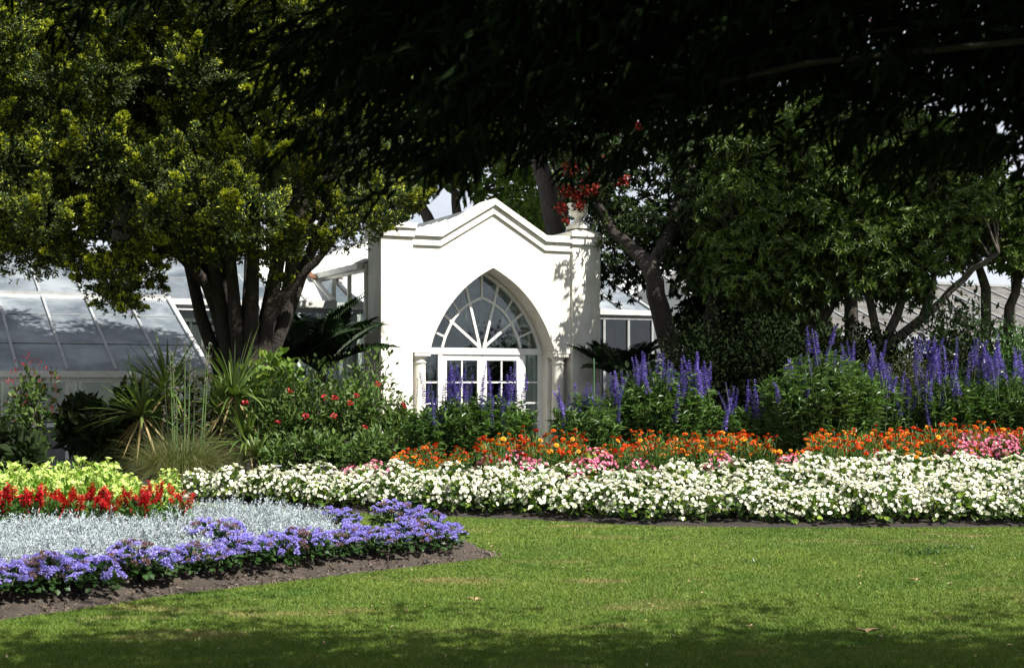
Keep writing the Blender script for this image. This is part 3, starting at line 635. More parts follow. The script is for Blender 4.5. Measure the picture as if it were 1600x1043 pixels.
for q in [(150, 440, 22.8, .36), (185, 425, 22.7, .40), (215, 410, 22.9, .38), (180, 470, 22.8, .30), (205, 478, 22.7, .24), (235, 400, 23, .4), (60, 400, 22.9, .42), (100, 385, 22.8, .42), (20, 380, 22.9, .45), (-30, 390, 22.9, .45), (300, 385, 22.8, .35), (345, 392, 22.7, .34), (395, 392, 23.0, .36), (440, 400, 23.2, .34), (480, 385, 23, .34), (530, 372, 23, .33), (570, 355, 22.8, .32), (598, 340, 22.8, .26), (430, 440, 23.4, .22), (632, 262, 26.4, .26)]:
    lob.append((P(q[0], q[1], q[2]), q[3]))
off = np.array([GX(378, 25), 25, 0])
def sprigs(c, r, n, tipf, zmin=-.5):
    p, d = ell_pts(n, c, (r, r, r*.8), zmin, .3); ax = nrm(d+np.array([.1, -.1, .5])+rdir(n)*.35)
    for k in range(4): cloud(mb, p+rdir(n)*.02, ax+rdir(n)*.8, rdir(n), RNG.uniform(.045, .085, n), .028, DIAMOND, 0)
    for k in range(6):
        m_ = RNG.random(n) < np.clip(tipf*(.25+.95*d[:, 2]), .04, .95); pp = (p+ax*.045)[m_]; nn = len(pp)  # tips gather on lobe tops, painting sunlight into the foliage colour
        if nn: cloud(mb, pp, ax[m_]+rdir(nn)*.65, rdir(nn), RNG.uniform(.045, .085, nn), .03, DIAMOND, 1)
for c, r in lob:
    c = np.array(c)-off; far = c[1] > .3
    sprigs(c-np.array([0, 0, r*.15]), r*.85, int(150*(r/.5)**2), .12, -.9)
    if far: continue
    nb = random.randint(9, 14); bd = rdir(nb, -.35)
    for k in range(nb):        # ragged plumes pointing out and up
        rr = r*random.uniform(.16, .34); ln_ = r*random.uniform(.35, .95); a_ = nrm(bd[k]*np.array([1, 1, .6])+np.array([0, 0, random.uniform(-.1, .8)])+rdir(1)[0]*.35)
        n = int(125*(rr/.15)*(ln_/.35)); t_ = RNG.random(n); p = c+bd[k]*np.array([1.1, 1, .75])*r*.62+np.outer(t_*ln_, a_)+rdir(n)*(rr*(1.05-.8*t_)*RNG.random(n)**.4)[:, None]
        tf = random.choice([.05, .3, .9, 1.3, 1.7])  # bright and dull plumes: highlights painted in by share of golden tips
        for q in range(3): cloud(mb, p+rdir(n)*.015, a_*.6+rdir(n)*.8+np.array([0, 0, .2]), rdir(n), RNG.uniform(.04, .08, n), .027, DIAMOND, 0)
        for q in range(6):
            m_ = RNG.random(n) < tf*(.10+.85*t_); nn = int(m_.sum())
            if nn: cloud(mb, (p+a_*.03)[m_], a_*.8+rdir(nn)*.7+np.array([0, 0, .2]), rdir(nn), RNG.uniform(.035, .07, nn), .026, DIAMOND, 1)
for _ in range(120):       # inner dark twiggy mass
    while True:
        x = random.uniform(-220, 600); y = random.uniform(-150, 400)
        if inpoly(x, y+40, poly) and y < 350: break
    c = np.array(P(x, y, random.uniform(24.6, 27)))-off; blob(mb, c, (.8, .7, .6), 420, .17, .09, OVAL, 0, shell=.9)
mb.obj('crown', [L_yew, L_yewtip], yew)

# --- generic broadleaf tree
def tree(name, label, base, stems, poly, Drange, nl, rl, leafM, barkM, dens, L, W, k=8, tpl=LANCE, group=None, flat=.6, zb=.3, kidx=None, dark=None, cat='tree', rosette=True, extra=None, gap=.45):
    root = empty(name, (base[0], base[1], 0)); tag(root, label, cat, group); off = np.array([base[0], base[1], 0.])
    mb = MB(); lob = []; tr = 0
    xs = [p[0] for p in poly]; ys = [p[1] for p in poly]
    while len(lob) < nl and tr < 9000:
        tr += 1; x = random.uniform(min(xs), max(xs)); y = random.uniform(min(ys), max(ys))
        if not inpoly(x, y, poly): continue
        D = random.uniform(*Drange); c = P(x, y, D); r = random.uniform(*rl)
        if all((c-q[0]).length > (r+q[1])*gap for q in lob): lob.append((c, r))
    for c, r in lob:
        n = int(dens*(r/.5)**2); p, d = ell_pts(n, np.array(c)-off, (r*1.1, r, r*.8), -.7, .5)
        p += RNG.normal(0, .05*r/.5, p.shape)
        if rosette: rosettes(mb, p, d+np.array([0, 0, zb])+rdir(n)*.4, k, L, W, tpl, 0, flat)
        else:
            for _ in range(k): cloud(mb, p+RNG.normal(0, L*.5, p.shape), rdir(n)+d*.5, rdir(n)+np.array([0, 0, .5]), L*RNG.uniform(.6, 1.3, n), W, tpl, 0)
    for q in (extra or []):
        c = np.array(P(*q[:3])); r = q[3]; n = int(dens*(r/.5)**2); p, d = ell_pts(n, c-off, (r*1.1, r, r*.8), -.7, .5); rosettes(mb, p, d+np.array([0, 0, zb])+rdir(n)*.4, k, L, W, tpl, 0, flat)
    mb.obj('crown', leafM, root)
    tb = MB(); tips = []
    for st in stems:      # st = list of (px, py, D, r)
        pts = [P(x, y, D) for x, y, D, r in st]; rr = [q[3] for q in st]; fin = []; fr = []
        for i in range(len(pts)-1):
            for s in range(3):
                t = s/3; fin.append(pts[i].lerp(pts[i+1], t)+Vector((random.gauss(0, .02), random.gauss(0, .02), 0))); fr.append(rr[i]*(1-t)+rr[i+1]*t)
        fin.append(pts[-1]); fr.append(rr[-1]); tb.tube(fin, fr, 8); tips += fin[len(fin)//2:]
    for c, r in lob:      # a twig from the nearest limb into each leafy clump
        if tips:
            q = min(tips, key=lambda t: (t-c).length)
            if (q-c).length < 4.5: limb(tb, q, c, .035, .012, n=4, sides=5, wob=.06)
    if tb.n:
        for v in tb.V: v -= off.astype(np.float32)
        tb.obj('trunk', barkM, root, smooth=True)
    return root
# light green tree behind the portal
tree('background_tree', 'sunlit pale green tree with crooked branches behind the portal gable', (GX(700, 37), 37),
     [[(700, 690, 37, .3), (690, 420, 37, .22), (672, 350, 37, .16), (655, 310, 37, .11), (640, 270, 37, .07)], [(700, 420, 37, .2), (718, 345, 37, .14), (708, 300, 37, .1), (690, 285, 37, .08), (660, 280, 37, .05)], [(710, 420, 37.5, .18), (742, 350, 37.4, .12), (750, 300, 37.5, .09), (720, 290, 37.5, .06)], [(690, 285, 37, .09), (740, 240, 37, .07), (760, 180, 37, .05)]],
     [(560, 40), (900, 40), (880, 200), (880, 330), (835, 370), (800, 350), (770, 335), (740, 300), (690, 290), (660, 295), (640, 305), (620, 270), (560, 300)], (36, 41), 110, (.45, .85), L_bright, M_bark2, 46, .17, .07, 6, OVAL, rosette=True)
# leaning bare trunk right of the gable
lt = tree('leaning_tree', 'grey leaning trunk rising behind the right slope of the gable', (GX(905, 33), 33),
     [[(905, 700, 33, .3), (890, 480, 33, .27), (868, 365, 33, .24), (855, 300, 33, .22), (835, 230, 33, .18), (800, 150, 33, .12)]],
     [(760, -40), (1060, -40), (1040, 120), (960, 230), (930, 330), (890, 300), (868, 220), (800, 150)], (32.5, 36), 60, (.5, .8), L_dark, M_bark2, 60, .15, .06, 6, OVAL)
# dark tree with brown trunk right of the portal
tree('brown_trunk_tree', 'dark tree whose brown trunk forks just right of the portal', (GX(1058, 27), 27),
     [[(1062, 740, 27, .24), (1052, 560, 27, .21), (1030, 480, 27, .19), (1018, 420, 27, .17), (985, 385, 28, .13), (955, 355, 28.4, .09), (930, 300, 28.8, .06)],
      [(1018, 420, 27, .15), (1050, 350, 28.5, .13), (1080, 250, 29.5, .10), (1090, 120, 30, .06)], [(1100, 740, 27.3, .2), (1105, 560, 27.3, .17), (1120, 450, 27.3, .15), (1150, 380, 27.3, .10), (1180, 250, 27.3, .07)]],
     [(930, -150), (1330, -150), (1330, 140), (1260, 200), (1210, 330), (1190, 460), (1120, 480), (1075, 440), (1050, 380), (1030, 430), (1000, 410), (985, 450), (945, 440), (940, 350), (905, 300), (910, 120)], (28.3, 31.5), 190, (.45, .75), leafM=leafmat('dull_glossy_leaves', [(.011, .022, .006), (.022, .043, .009), (.050, .082, .016)], .45, .15, .35), barkM=M_darkbark, dens=62, L=.12, W=.04, k=7, extra=[(1130+random.random()*60, 170+random.random()*220, 26.5+random.random()*.8, .42) for _ in range(11)]+[(965, 402, 27.6, .25), (1045, 405, 27.2, .28), (1085, 445, 27, .36), (1125, 430, 27, .4), (1074, 235, 27, .4), (1062, 285, 26.9, .34), (1016, 214, 27.1, .24), (1085, 330, 26.8, .34), (1010, 345, 27.4, .26)])
# glossy multi-stemmed trees on the right
mul1 = [[(1262, 700, 27, .13), (1268, 520, 27, .11), (1235, 470, 27, .08), (1195, 430, 26.8, .06), (1150, 380, 26.8, .04)], [(1272, 700, 27, .13), (1278, 500, 27, .11), (1285, 420, 27, .08), (1270, 330, 27, .05)], [(1285, 700, 27, .12), (1285, 500, 27, .1), (1320, 430, 27, .07), (1340, 370, 27, .05)]]
tree('glossy_tree', 'multi-stemmed glossy-leaved tree on the near left of the right-hand group', (GX(1272, 27), 27), mul1,
     [(1120, 230), (1180, 200), (1290, 150), (1380, 200), (1385, 330), (1350, 435), (1300, 460), (1240, 450), (1215, 485), (1160, 480), (1120, 460), (1100, 380), (1110, 290)], (25.8, 28.8), 150, (.34, .56), L_pitto, M_bark2, 66, .13, .045, 8, gap=.60, group='glossy-leaved trees')
mul2 = [[(1385, 700, 26.4, .11), (1385, 540, 26.4, .10), (1410, 470, 26.4, .08), (1425, 430, 26.4, .06), (1440, 370, 26.4, .04)], [(1395, 700, 26.4, .1), (1400, 530, 26.4, .09), (1470, 470, 26.4, .07), (1520, 420, 26.2, .06), (1560, 395, 26, .04)], [(1375, 700, 26.4, .1), (1375, 540, 26.4, .09), (1350, 440, 26.4, .07), (1345, 380, 26.4, .05)], [(1390, 700, 26.6, .1), (1392, 540, 26.6, .09), (1440, 500, 26.4, .07), (1460, 430, 26.4, .05)]]
tree('glossy_tree', 'multi-stemmed glossy-leaved tree in the middle of the right-hand group, with leaning bare stems', (GX(1388, 26.4), 26.4), mul2,
     [(1340, 230), (1420, 180), (1520, 210), (1560, 290), (1540, 370), (1500, 405), (1445, 415), (1420, 465), (1370, 455), (1330, 440), (1320, 330)], (25.4, 28.4), 125, (.34, .54), L_pitto, M_bark2, 66, .13, .045, 8, gap=.60, group='glossy-leaved trees')
mul3 = [[(1545, 700, 27.5, .12), (1540, 450, 27.5, .10), (1525, 400, 27.5, .07), (1520, 340, 27.5, .05)], [(1560, 700, 27.5, .12), (1580, 480, 27.5, .1), (1600, 410, 27.5, .07), (1610, 350, 27.5, .05)]]
tree('glossy_tree', 'glossy-leaved tree at the right edge of the photo against white sky', (GX(1560, 27.5), 27.5), mul3,
     [(1540, 290), (1600, 300), (1700, 250), (1760, 330), (1740, 430), (1640, 440), (1600, 420), (1560, 400), (1530, 360)], (26.4, 29), 75, (.34, .52), L_pitto, M_bark2, 66, .13, .045, 8, gap=.60, group='glossy-leaved trees', extra=[(random.uniform(1480, 2000), random.uniform(-420, -90), random.uniform(22, 25), .75) for _ in range(20)])  # extra lobes above the frame are added to shade the trees below
tree('dense_tree', 'dark evergreen far back among the glossy-leaved trees', (GX(1330, 33), 33), [[(1330, 690, 33, .2), (1330, 420, 33, .15), (1300, 300, 33, .08)]],
     [(1120, 170), (1500, 180), (1480, 330), (1400, 420), (1200, 430), (1120, 380)], (31.5, 35), 60, (.45, .7), L_dark, M_bark, 46, .14, .07, 6, OVAL)
tree('dense_tree', 'dense dark evergreen filling the shade behind the brown trunk', (GX(1130, 31), 31), [[(1130, 690, 31, .2), (1130, 500, 31, .15), (1120, 400, 31, .1)]],
     [(1075, 400), (1180, 380), (1270, 470), (1260, 560), (1230, 640), (1080, 640), (1075, 520)], (29.5, 32), 60, (.4, .6), L_dark, M_bark, 80, .14, .07, 6, OVAL)
# big dark trees behind on the left and behind the glasshouse
tree('dense_tree', 'dense dark tree behind the left glasshouse seen through gaps in the yew', (GX(180, 44), 44), [[(180, 690, 44, .5), (200, 300, 44, .4), (220, 50, 44, .2)]],
     [(-250, -250), (640, -250), (640, 200), (600, 300), (520, 345), (380, 340), (200, 360), (-250, 340)], (42, 49), 120, (1.0, 1.5), L_dark, M_bark, 26, .34, .16, 6, OVAL)
# red flowering tree limb over the urn
rt = empty('red_flowering_shrub', W2(2.9, 1.6, 0)); tag(rt, 'climber with coral red flowers hanging above the stone urn', 'shrub')
off = np.array(W2(2.9, 1.6, 0)); mb = MB(); fl = MB(); st = MB()
st.tube([Vector((0, 0, 0)), Vector((-.05, .1, 2.2)), Vector((-.3, -.2, 4.6)), Vector((-.7, -.5, 6.2)), Vector((-.5, -.9, 7.6))], [.07, .06, .05, .04, .02], 7)
for px, py, r, n in [(900, 305, .16, 80), (922, 292, .24, 130), (885, 298, .16, 60), (876, 325, .13, 50), (885, 345, .08, 14), (906, 320, .13, 60), (935, 262, .25, 70), (960, 240, .26, 60), (1000, 200, .25, 40), (950, 200, .3, 40), (890, 262, .22, 50), (975, 285, .2, 40), (1040, 170, .3, 30), (860, 150, .3, 20), (880, 110, .3, 20), (1030, 60, .3, 14), (1150, 30, .4, 22), (1160, 60, .4, 16), (1370, 40, .3, 20), (1260, 10, .4, 18)]:
    c = np.array(P(px, py, (28.5 if px < 930 else 28.9) if px < 1100 else 24.8))-off; p, d = ell_pts(n, c, (r, r, r*.9), -1, .8); rosettes(fl, p, d+rdir(n)*.4, 5, .045, .035, PETAL, 0, .5)
    blob(mb, c, (r*1.3, r*1.3, r*1.1), n//2, .10, .03, LANCE)
mb.obj('foliage', L_dark, rt); fl.obj('flowers', L_rflow, rt); st.obj('stem', M_bark, rt, smooth=True)

# --- near overhanging tree: trunk outside the frame to the right, low boughs across the top of the view
nt_ = empty('overhanging_tree', (5.2, 3.2, 0)); tag(nt_, 'near dark tree with narrow drooping leaves hanging across the top of the view', 'tree')
off = np.array([5.2, 3.2, 0.]); tb = MB()
tb.tube([Vector((0, 0, -.05)), Vector((.05, 0, 1.2)), Vector((-.1, .1, 2.6)), Vector((-.2, .2, 4)), Vector((-.6, .2, 6.5))], [.42, .34, .30, .24, .12], 12)
EDGEP = [(-200, 20), (0, 40), (100, 30), (200, 50), (300, 30), (420, 50), (500, 110), (560, 190), (640, 240), (700, 250), (760, 250), (830, 240), (880, 225), (960, 240), (1040, 235), (1120, 210), (1190, 180), (1260, 170), (1330, 190), (1420, 210), (1500, 230), (1560, 225), (1620, 235), (1800, 240), (2100, 260)]
mb = MB(); boughs = []
def spray(pos, d, nleaf, L=.13):
    """a drooping twig with leaves along it"""
    n = nleaf; t = RNG.random(n); TL = RNG.uniform(.25, .55)
    base = pos+np.outer(t*TL, d)+np.array([0, 0, -.28])*(t*t*TL)[:, None]+RNG.normal(0, .02, (n, 3))
    dd = nrm(d*.6+rdir(n)*.65+np.array([0, 0, -.75])); cloud(mb, base, dd, rdir(n), L*RNG.uniform(.6, 1.25, n), .015, LANCE)
for i in range(4600):
    x = random.uniform(-200, 2900); e = np.interp(x, [q[0] for q in EDGEP], [q[1] for q in EDGEP]); D = random.uniform(4.5, 6.6)
    # leaf density thins out at the left
    if x < 660 and random.random() < (.92 if x < 480 else .70): continue
    y = e-75+22*math.sin(x*.045)+14*math.sin(x*.11+1)-random.random()**.9*(e+200)
    if random.random() < .035: y = e-40+random.random()*35
    p = np.array(P(x, y, D))-off; a = random.gauss(PI, .6)
    if p[2] > 4.3: continue
    h1 = math.sin(x*.031+y*.017+1)*math.sin(x*.013-y*.041+.5)+.6*math.sin(x*.067+y*.053)
    if h1 > .56 and x < 1900: continue
    spray(p, np.array([math.cos(a), math.sin(a)*.7, random.uniform(-.3, .1)]), random.randint(22, 36), .088)
for i in range(1900):      # upper canopy above the frame: shades the low boughs and the near lawn
    x = random.uniform(-4.2, 7.5); y = random.uniform(-5, 5.6); z = random.uniform(3.4, 6.4)
    if y > 3.8 and random.random() < (y-3.8)/2.4: continue
    if z < CH+.31*y: continue
    blob(mb, np.array([x, y, z])-off, (.5, .5, .3), 46, .19, .05, LANCE, upb=-.2, shell=.9)
for i in range(80):      # thin outer twigs above the frame: dappled light on the lawn
    x = random.uniform(-3, 8.5); y = random.uniform(4.6, 7.4); z = random.uniform(4.0, 5.6)
    if z < CH+.29*y: continue
    blob(mb, np.array([x, y, z])-off, (.34, .34, .16), 20, .17, .05, LANCE, upb=-.2, shell=.9)
for i in range(12):
    a = Vector((-.2, .2, random.uniform(3.4, 4.8))); x = random.uniform(60, 1800); D = random.uniform(4.8, 6.2)
    y = np.interp(x, [q[0] for q in EDGEP], [q[1] for q in EDGEP])-150-random.random()*60; b_ = P(x, y, D)-Vector(off)
    if b_.z > 4.5: b_.z = 4.5
    limb(tb, a, b_, .022, .004, n=8, sides=6, wob=.05, sag=-.2)
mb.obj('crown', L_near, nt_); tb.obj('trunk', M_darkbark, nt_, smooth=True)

# ------------------------------------------------------------------ shrubs and foliage plants
def bush(name, label, px, ytop, ybase, wpx, D, leafM, n, L, W, tpl=OVAL, lobes=7, cat='shrub', group=None, stems=True, depth=.8, upb=.3):
    x = GX(px, D); zt = ZY(ytop, D); hw_ = wpx/2*D/F0; zb = max(0.02, ZY(ybase, D) if ybase else 0)
    r0 = empty(name, (x, D, 0)); tag(r0, label, cat, group); mb = MB(); H = zt-zb
    for k in range(lobes):
        a = random.uniform(-1, 1); f = random.random(); cx = a*hw_*.62; cz = zb+H*(.25+.5*f*(1-.35*abs(a))); cy = random.uniform(-.4, .4)*depth
        rr = random.uniform(.34, .48); blob(mb, (cx, cy, cz), (hw_*rr*1.15, depth*rr, H*rr*.85), n//lobes, L, W, tpl, shell=.7, upb=upb)
    mb.obj('foliage', leafM, r0)
    st = MB()
    for k in range(6): limb(st, (random.gauss(0, hw_*.15), random.gauss(0, .1), -.02), (random.uniform(-.7, .7)*hw_, random.gauss(0, .2), zb+H*random.uniform(.5, .9)), .022, .007, n=5, sides=5, wob=.08)
    st.obj('stems', M_bark2, r0, smooth=True)
    return r0
# left group
fu = bush('fuchsia_shrub', 'upright shrub with drooping dark red buds beside the glasshouse wall at far left', 52, 548, 720, 95, 22.6, L_rose, 850, .10, .055, depth=.6, lobes=10)
mb = MB(); n = 130; p, d = ell_pts(n, (0, 0, 1.45), (.48, .3, .62), -1, .3); cloud(mb, p, rdir(n)*.3+np.array([0, 0, -1.]), rdir(n), .05, .02, OVAL); mb.obj('flower_buds', L_camell, fu)
bush('dark_shrub', 'low dark broad-leaved shrub under the glasshouse windows at left', 140, 610, 735, 130, 23.2, L_mid if False else L_dark, 700, .24, .13, depth=.7)
bush('dark_shrub', 'dark leafy shrub between the sword-leaved plants and the window', 210, 600, 740, 110, 23.6, L_dark, 700, .2, .10, depth=.7)
bush('leafy_shrub', 'broad green leaves low behind the lime flower bed at left edge', 20, 655, 745, 110, 21.6, L_dark, 350, .22, .12, depth=.6)
bush('leafy_shrub', 'pale lime-leaved shrub in front of the yew trunk', 425, 548, 660, 130, 23.2, L_bright, 620, .15, .12, depth=.5)
bush('dark_shrub', 'dark foliage at the foot of the yew trunk', 320, 560, 740, 150, 24, L_dark, 800, .14, .06, depth=.6)
def cordyline(name, label, heads, base, L0, n=70, dryn=18, wid=.05, cat='plant'):
    r0 = empty(name, (base[0], base[1], 0)); tag(r0, label, cat); st = MB()
    for i, (px, py, D, s) in enumerate(heads):
        c = P(px, py, D)-Vector((base[0], base[1], 0)); hb = MB()
        nn = int(n*s); d = rdir(nn, -.35); d = nrm(d+np.array([0, 0, .35])); arcs(hb, np.tile(np.array(c), (nn, 1))+d*.04, d, L0*s*RNG.uniform(.7, 1.1, nn), wid*s, RNG.uniform(.05, .45, nn), 5)
        dn = int(dryn*s); d2 = rdir(dn, -.9); d2[:, 2] = -abs(d2[:, 2])-.2; 
        arcs(hb, np.tile(np.array(c), (dn, 1)), d2, L0*s*.8*RNG.uniform(.7, 1.1, dn), wid*s*.8, .15, 4, 1)
        hb.obj('leaf_head', [L_cord, L_dry], r0)
        st.tube([Vector((random.gauss(0, .05), 0, -.02)), Vector((c.x*.6, c.y*.6, c.z*.5)), c], [.06, .05, .045], 7)
    st.obj('stem', M_bark2, r0, smooth=True); return r0
cordyline('sword_leaved_plant', 'sword-leaved plant with three arching heads left of the tussock grass', [(262, 615, 22.4, 1.0), (222, 650, 22, .95), (252, 680, 22.6, .8)], (GX(245, 22.3), 22.3), 1.15, n=90)
cordyline('sword_leaved_plant', 'tall spiky sword-leaved plant in front of the yew trunk', [(365, 618, 22.2, 1.0), (385, 690, 21.8, .85), (350, 650, 22.4, .8)], (GX(368, 22.2), 22.2), 1.2, n=95)
cordyline('sword_leaved_plant', 'low spiky plant behind the left tip of the white flower border', [(400, 715, 20.6, .7)], (GX(400, 20.6), 20.6), .75, n=90)
# tussock with seed stalks
tu = empty('tussock_grass', (GX(285, 20.2), 20.2, 0)); tag(tu, 'rounded clump of fine tussock grass beside the path, behind the red flowers', 'grass clump')
mb = MB(); n = 4200; a = RNG.uniform(0, 2*PI, n); r = RNG.uniform(0, .22, n); b_ = np.stack([np.cos(a)*r, np.sin(a)*r, np.zeros(n)], 1); a2 = a+RNG.normal(0, .5, n); ll = RNG.uniform(.15, 1.0, n)
d = nrm(np.stack([np.cos(a2)*ll, np.sin(a2)*ll, np.full(n, 1.05)], 1)); arcs(mb, b_, d, RNG.uniform(.95, 1.75, n), .008, RNG.uniform(.35, .8, n), 6, prof=lambda t: 1-t*.8)
mb.obj('blades', L_tuss, tu)
for i in range(9):
    x = random.uniform(-.42, .42); h_ = random.uniform(1.35, 2.15); s = MB(); s.tube([(0, 0, 0), (x*.2, 0, h_*.6), (x*.35, 0, h_)], [.011, .009, .006], 5)
    n = 38; t = RNG.random(n); p = np.stack([x*.35*np.ones(n)+RNG.normal(0, .012, n), RNG.normal(0, .012, n), h_-.55*t], 1); cloud(s, p, rdir(n)+np.array([0, 0, .6]), rdir(n), .05, .018, DIAMOND, 1)
    o = s.obj('seed_stalk', [M_stem, L_seed], tu); o.location = (x*.7, random.gauss(0, .1), 0)
# palms / cycads by the hall
def frond(mb, base, d0, L, droop, leaf=.5, n=36, wid=.017):
    base = np.array(base, float); d0 = np.array(d0, float)/np.linalg.norm(d0); t = np.linspace(.12, 1, n)
    c = base+np.outer(t*L, d0)+np.outer(droop*L*t*t, np.array([0, 0, -1.])); tan = nrm(d0-np.outer(2*droop*t, np.array([0, 0, 1.]))); sd = nrm(np.cross(tan, np.array([0, 0, 1.]))); nv = np.cross(sd, tan)
    ln = leaf*np.sin(np.clip(t, 0, 1)*PI*.82+.45)
    for s in (-1, 1):
        cloud(mb, c, sd*s+tan*.55+nv*.45+RNG.normal(0,.06,c.shape), nv, np.maximum(ln, .08), wid, LANCE)
    mb.tube([Vector(base)]+[Vector(c[i]) for i in range(0, n, 6)], [.02]*2+[.014]*(len(range(0, n, 6))-1), 5)
def palm(name, label, px, zc_, D, n, L, zmin=.1, leaf=.45, seed=3, cat='palm', stem=.16, az=None):
    r0 = empty(name, (GX(px, D), D, 0)); tag(r0, label, cat); rs = random.Random(seed)
    tb = MB(); tb.tube([Vector((0, 0, -.02)), Vector((0, 0, zc_*.5)), Vector((0, 0, zc_))], [stem, stem*.9, stem*.7], 10); tb.obj('trunk', M_bark, r0)
    for i in range(n):
        a = 2*PI*i/n*1.618*1.0+rs.uniform(-.2, .2); z = rs.uniform(zmin, 1.3+zmin*.6); m = MB(); frond(m, (0, 0, zc_), (math.cos(a), math.sin(a), z), L*rs.uniform(.8, 1.1), rs.uniform(.16, .42), leaf)
        m.obj('frond', L_palm, r0)
    return r0
palm('date_palm', 'dark feathery palm between the yew trunk and the portal', 500, 1.75, 26.6, 18, 2.1, zmin=.6, seed=5, leaf=.42)
palm('date_palm', 'darker feathery palm partly behind the yew trunk', 452, 1.8, 26.4, 16, 2.2, zmin=.8, seed=9, leaf=.4)
palm('date_palm', 'dark palm in the shade just right of the portal', 968, 1.6, 28.4, 24, 1.5, zmin=.6, seed=12, leaf=.3)
# interior palms seen through the doors
for i, (u, v, h_, lab) in enumerate([(-1.2, 3.2, 1.9, 'green palm inside the hall seen through the arched window at left'), (1.3, 4.6, 2.2, 'green palm inside the hall seen through the arched window at right')]):
    w_ = W2(u, v); pl = palm('potted_palm', lab, 800+w_.x/w_.y*F0, h_, w_.y, 13, 1.5, seed=20+i, leaf=.4, stem=.08)
    for c in pl.children:
        if c.name.startswith('frond'): c.data.materials[0] = L_mid
for i, (u, v, lab) in enumerate([(-.2, 6.0, 'green shrub deep inside the hall, seen through the middle of the arch'), (1.4, 3.0, 'green shrub inside the hall behind the right door'), (-1.5, 5.0, 'green shrub inside the hall behind the left side pane')]):
    w_ = W2(u, v); bush('potted_shrub', lab, 800+w_.x/w_.y*F0, 600-F0*1.3/w_.y, 715, 70, w_.y, L_mid, 900, .16, .07, lobes=7, depth=.7)
# red-flowered shrub
rs_ = bush('camellia_shrub', 'wide green shrub dotted with red flowers left of the portal', 500, 560, 735, 240, 22.2, L_rose, 5200, .10, .05, lobes=30, depth=1.3)
bush('camellia_shrub', 'rounded dark green shrub with a few red flowers against the left pier', 600, 612, 735, 110, 22.4, L_rose, 2600, .10, .042, LANCE, lobes=9, depth=.8)
bush('leafy_shrub', 'loose tall sprigs of green leaves by the left side of the portal', 590, 520, 640, 60, 23.5, L_rose, 120, .11, .05, depth=.4)
flm = MB(); n = 26; p, d = ell_pts(n, (0, 0, 0), (.03, .03, .025), -.3, .3); cloud(flm, p, d+rdir(n)*.4, d, .045, .045, PETAL); FLOWER = flm.mesh('flower', L_camell)
for (px, py) in [(383, 629), (434, 660), (478, 650), (500, 682), (507, 620), (523, 622), (547, 630), (557, 618), (570, 668), (522, 650), (476, 705), (630, 634), (452, 612), (590, 600)]:
    w_ = P(px, py, 21.45); mesh_child('flower', FLOWER, rs_, w_-rs_.location, (random.random(), random.random(), random.random()), random.uniform(.7, .95))
bush('dark_shrub', 'low dark foliage under the red-flowered shrub, behind the left of the white row', 480, 672, 745, 150, 20.6, L_rose, 1500, .10, .05, lobes=10, depth=.7)
bush('dark_shrub', 'low dark foliage between the red-flowered shrub and the first orange flowers', 590, 672, 745, 110, 20.2, L_rose, 1500, .09, .04, LANCE, lobes=9, depth=.7)
# right background shrubs
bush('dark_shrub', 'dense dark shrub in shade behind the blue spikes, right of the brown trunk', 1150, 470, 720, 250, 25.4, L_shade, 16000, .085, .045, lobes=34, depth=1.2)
bush('dark_shrub', 'dark shrub low between the portal palm and the brown trunk', 1010, 560, 740, 120, 24.6, L_dark, 3000, .13, .06, lobes=14, depth=1)
bush('olive_shrub', 'olive-green feathery shrub at the foot of the leaning stems', 1385, 525, 720, 120, 24.4, L_olive, 6000, .08, .026, LANCE, lobes=12, depth=.9)
bush('dark_shrub', 'dark low shrubbery at the base of the leaning stems, under the grey roof', 1340, 505, 720, 240, 25.6, L_shade, 14000, .09, .045, lobes=32, depth=.9)
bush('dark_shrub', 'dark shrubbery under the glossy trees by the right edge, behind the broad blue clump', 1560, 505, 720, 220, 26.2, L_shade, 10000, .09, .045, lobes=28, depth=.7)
bush('dark_shrub', 'dark shrub behind the tallest leafy blue-spiked clump', 1270, 500, 720, 130, 25.6, L_dark, 5000, .12, .06, lobes=18, depth=1)
bush('dark_shrub', 'broad dark shrub below the glossy trees near the right edge', 1500, 445, 720, 190, 25.6, L_mid if False else leafmat('shade_leaves', [(.014, .028, .008), (.03, .055, .014)], .35, .15, .45), 5500, .13, .055, LANCE, lobes=24, depth=1)
bush('leafy_shrub', 'mid green shrub with small leaves at the right edge behind the blue spikes', 1590, 500, 720, 130, 23.8, L_mid, 4500, .075, .03, lobes=12, depth=.9)
cordyline('purple_cordyline', 'purple-leaved spiky plant poking above the trees at the right edge', [(1583, 318, 31, 1.0)], (GX(1583, 31), 31), .62, n=50, dryn=4)
for c in bpy.data.objects:
    if c.parent and c.parent.name.startswith('purple_cordyline') and c.name.startswith('leaf_head'): c.data.materials[0] = leafmat('purple_straps', [(.10, .05, .06), (.2, .12, .12)], .5, .2)
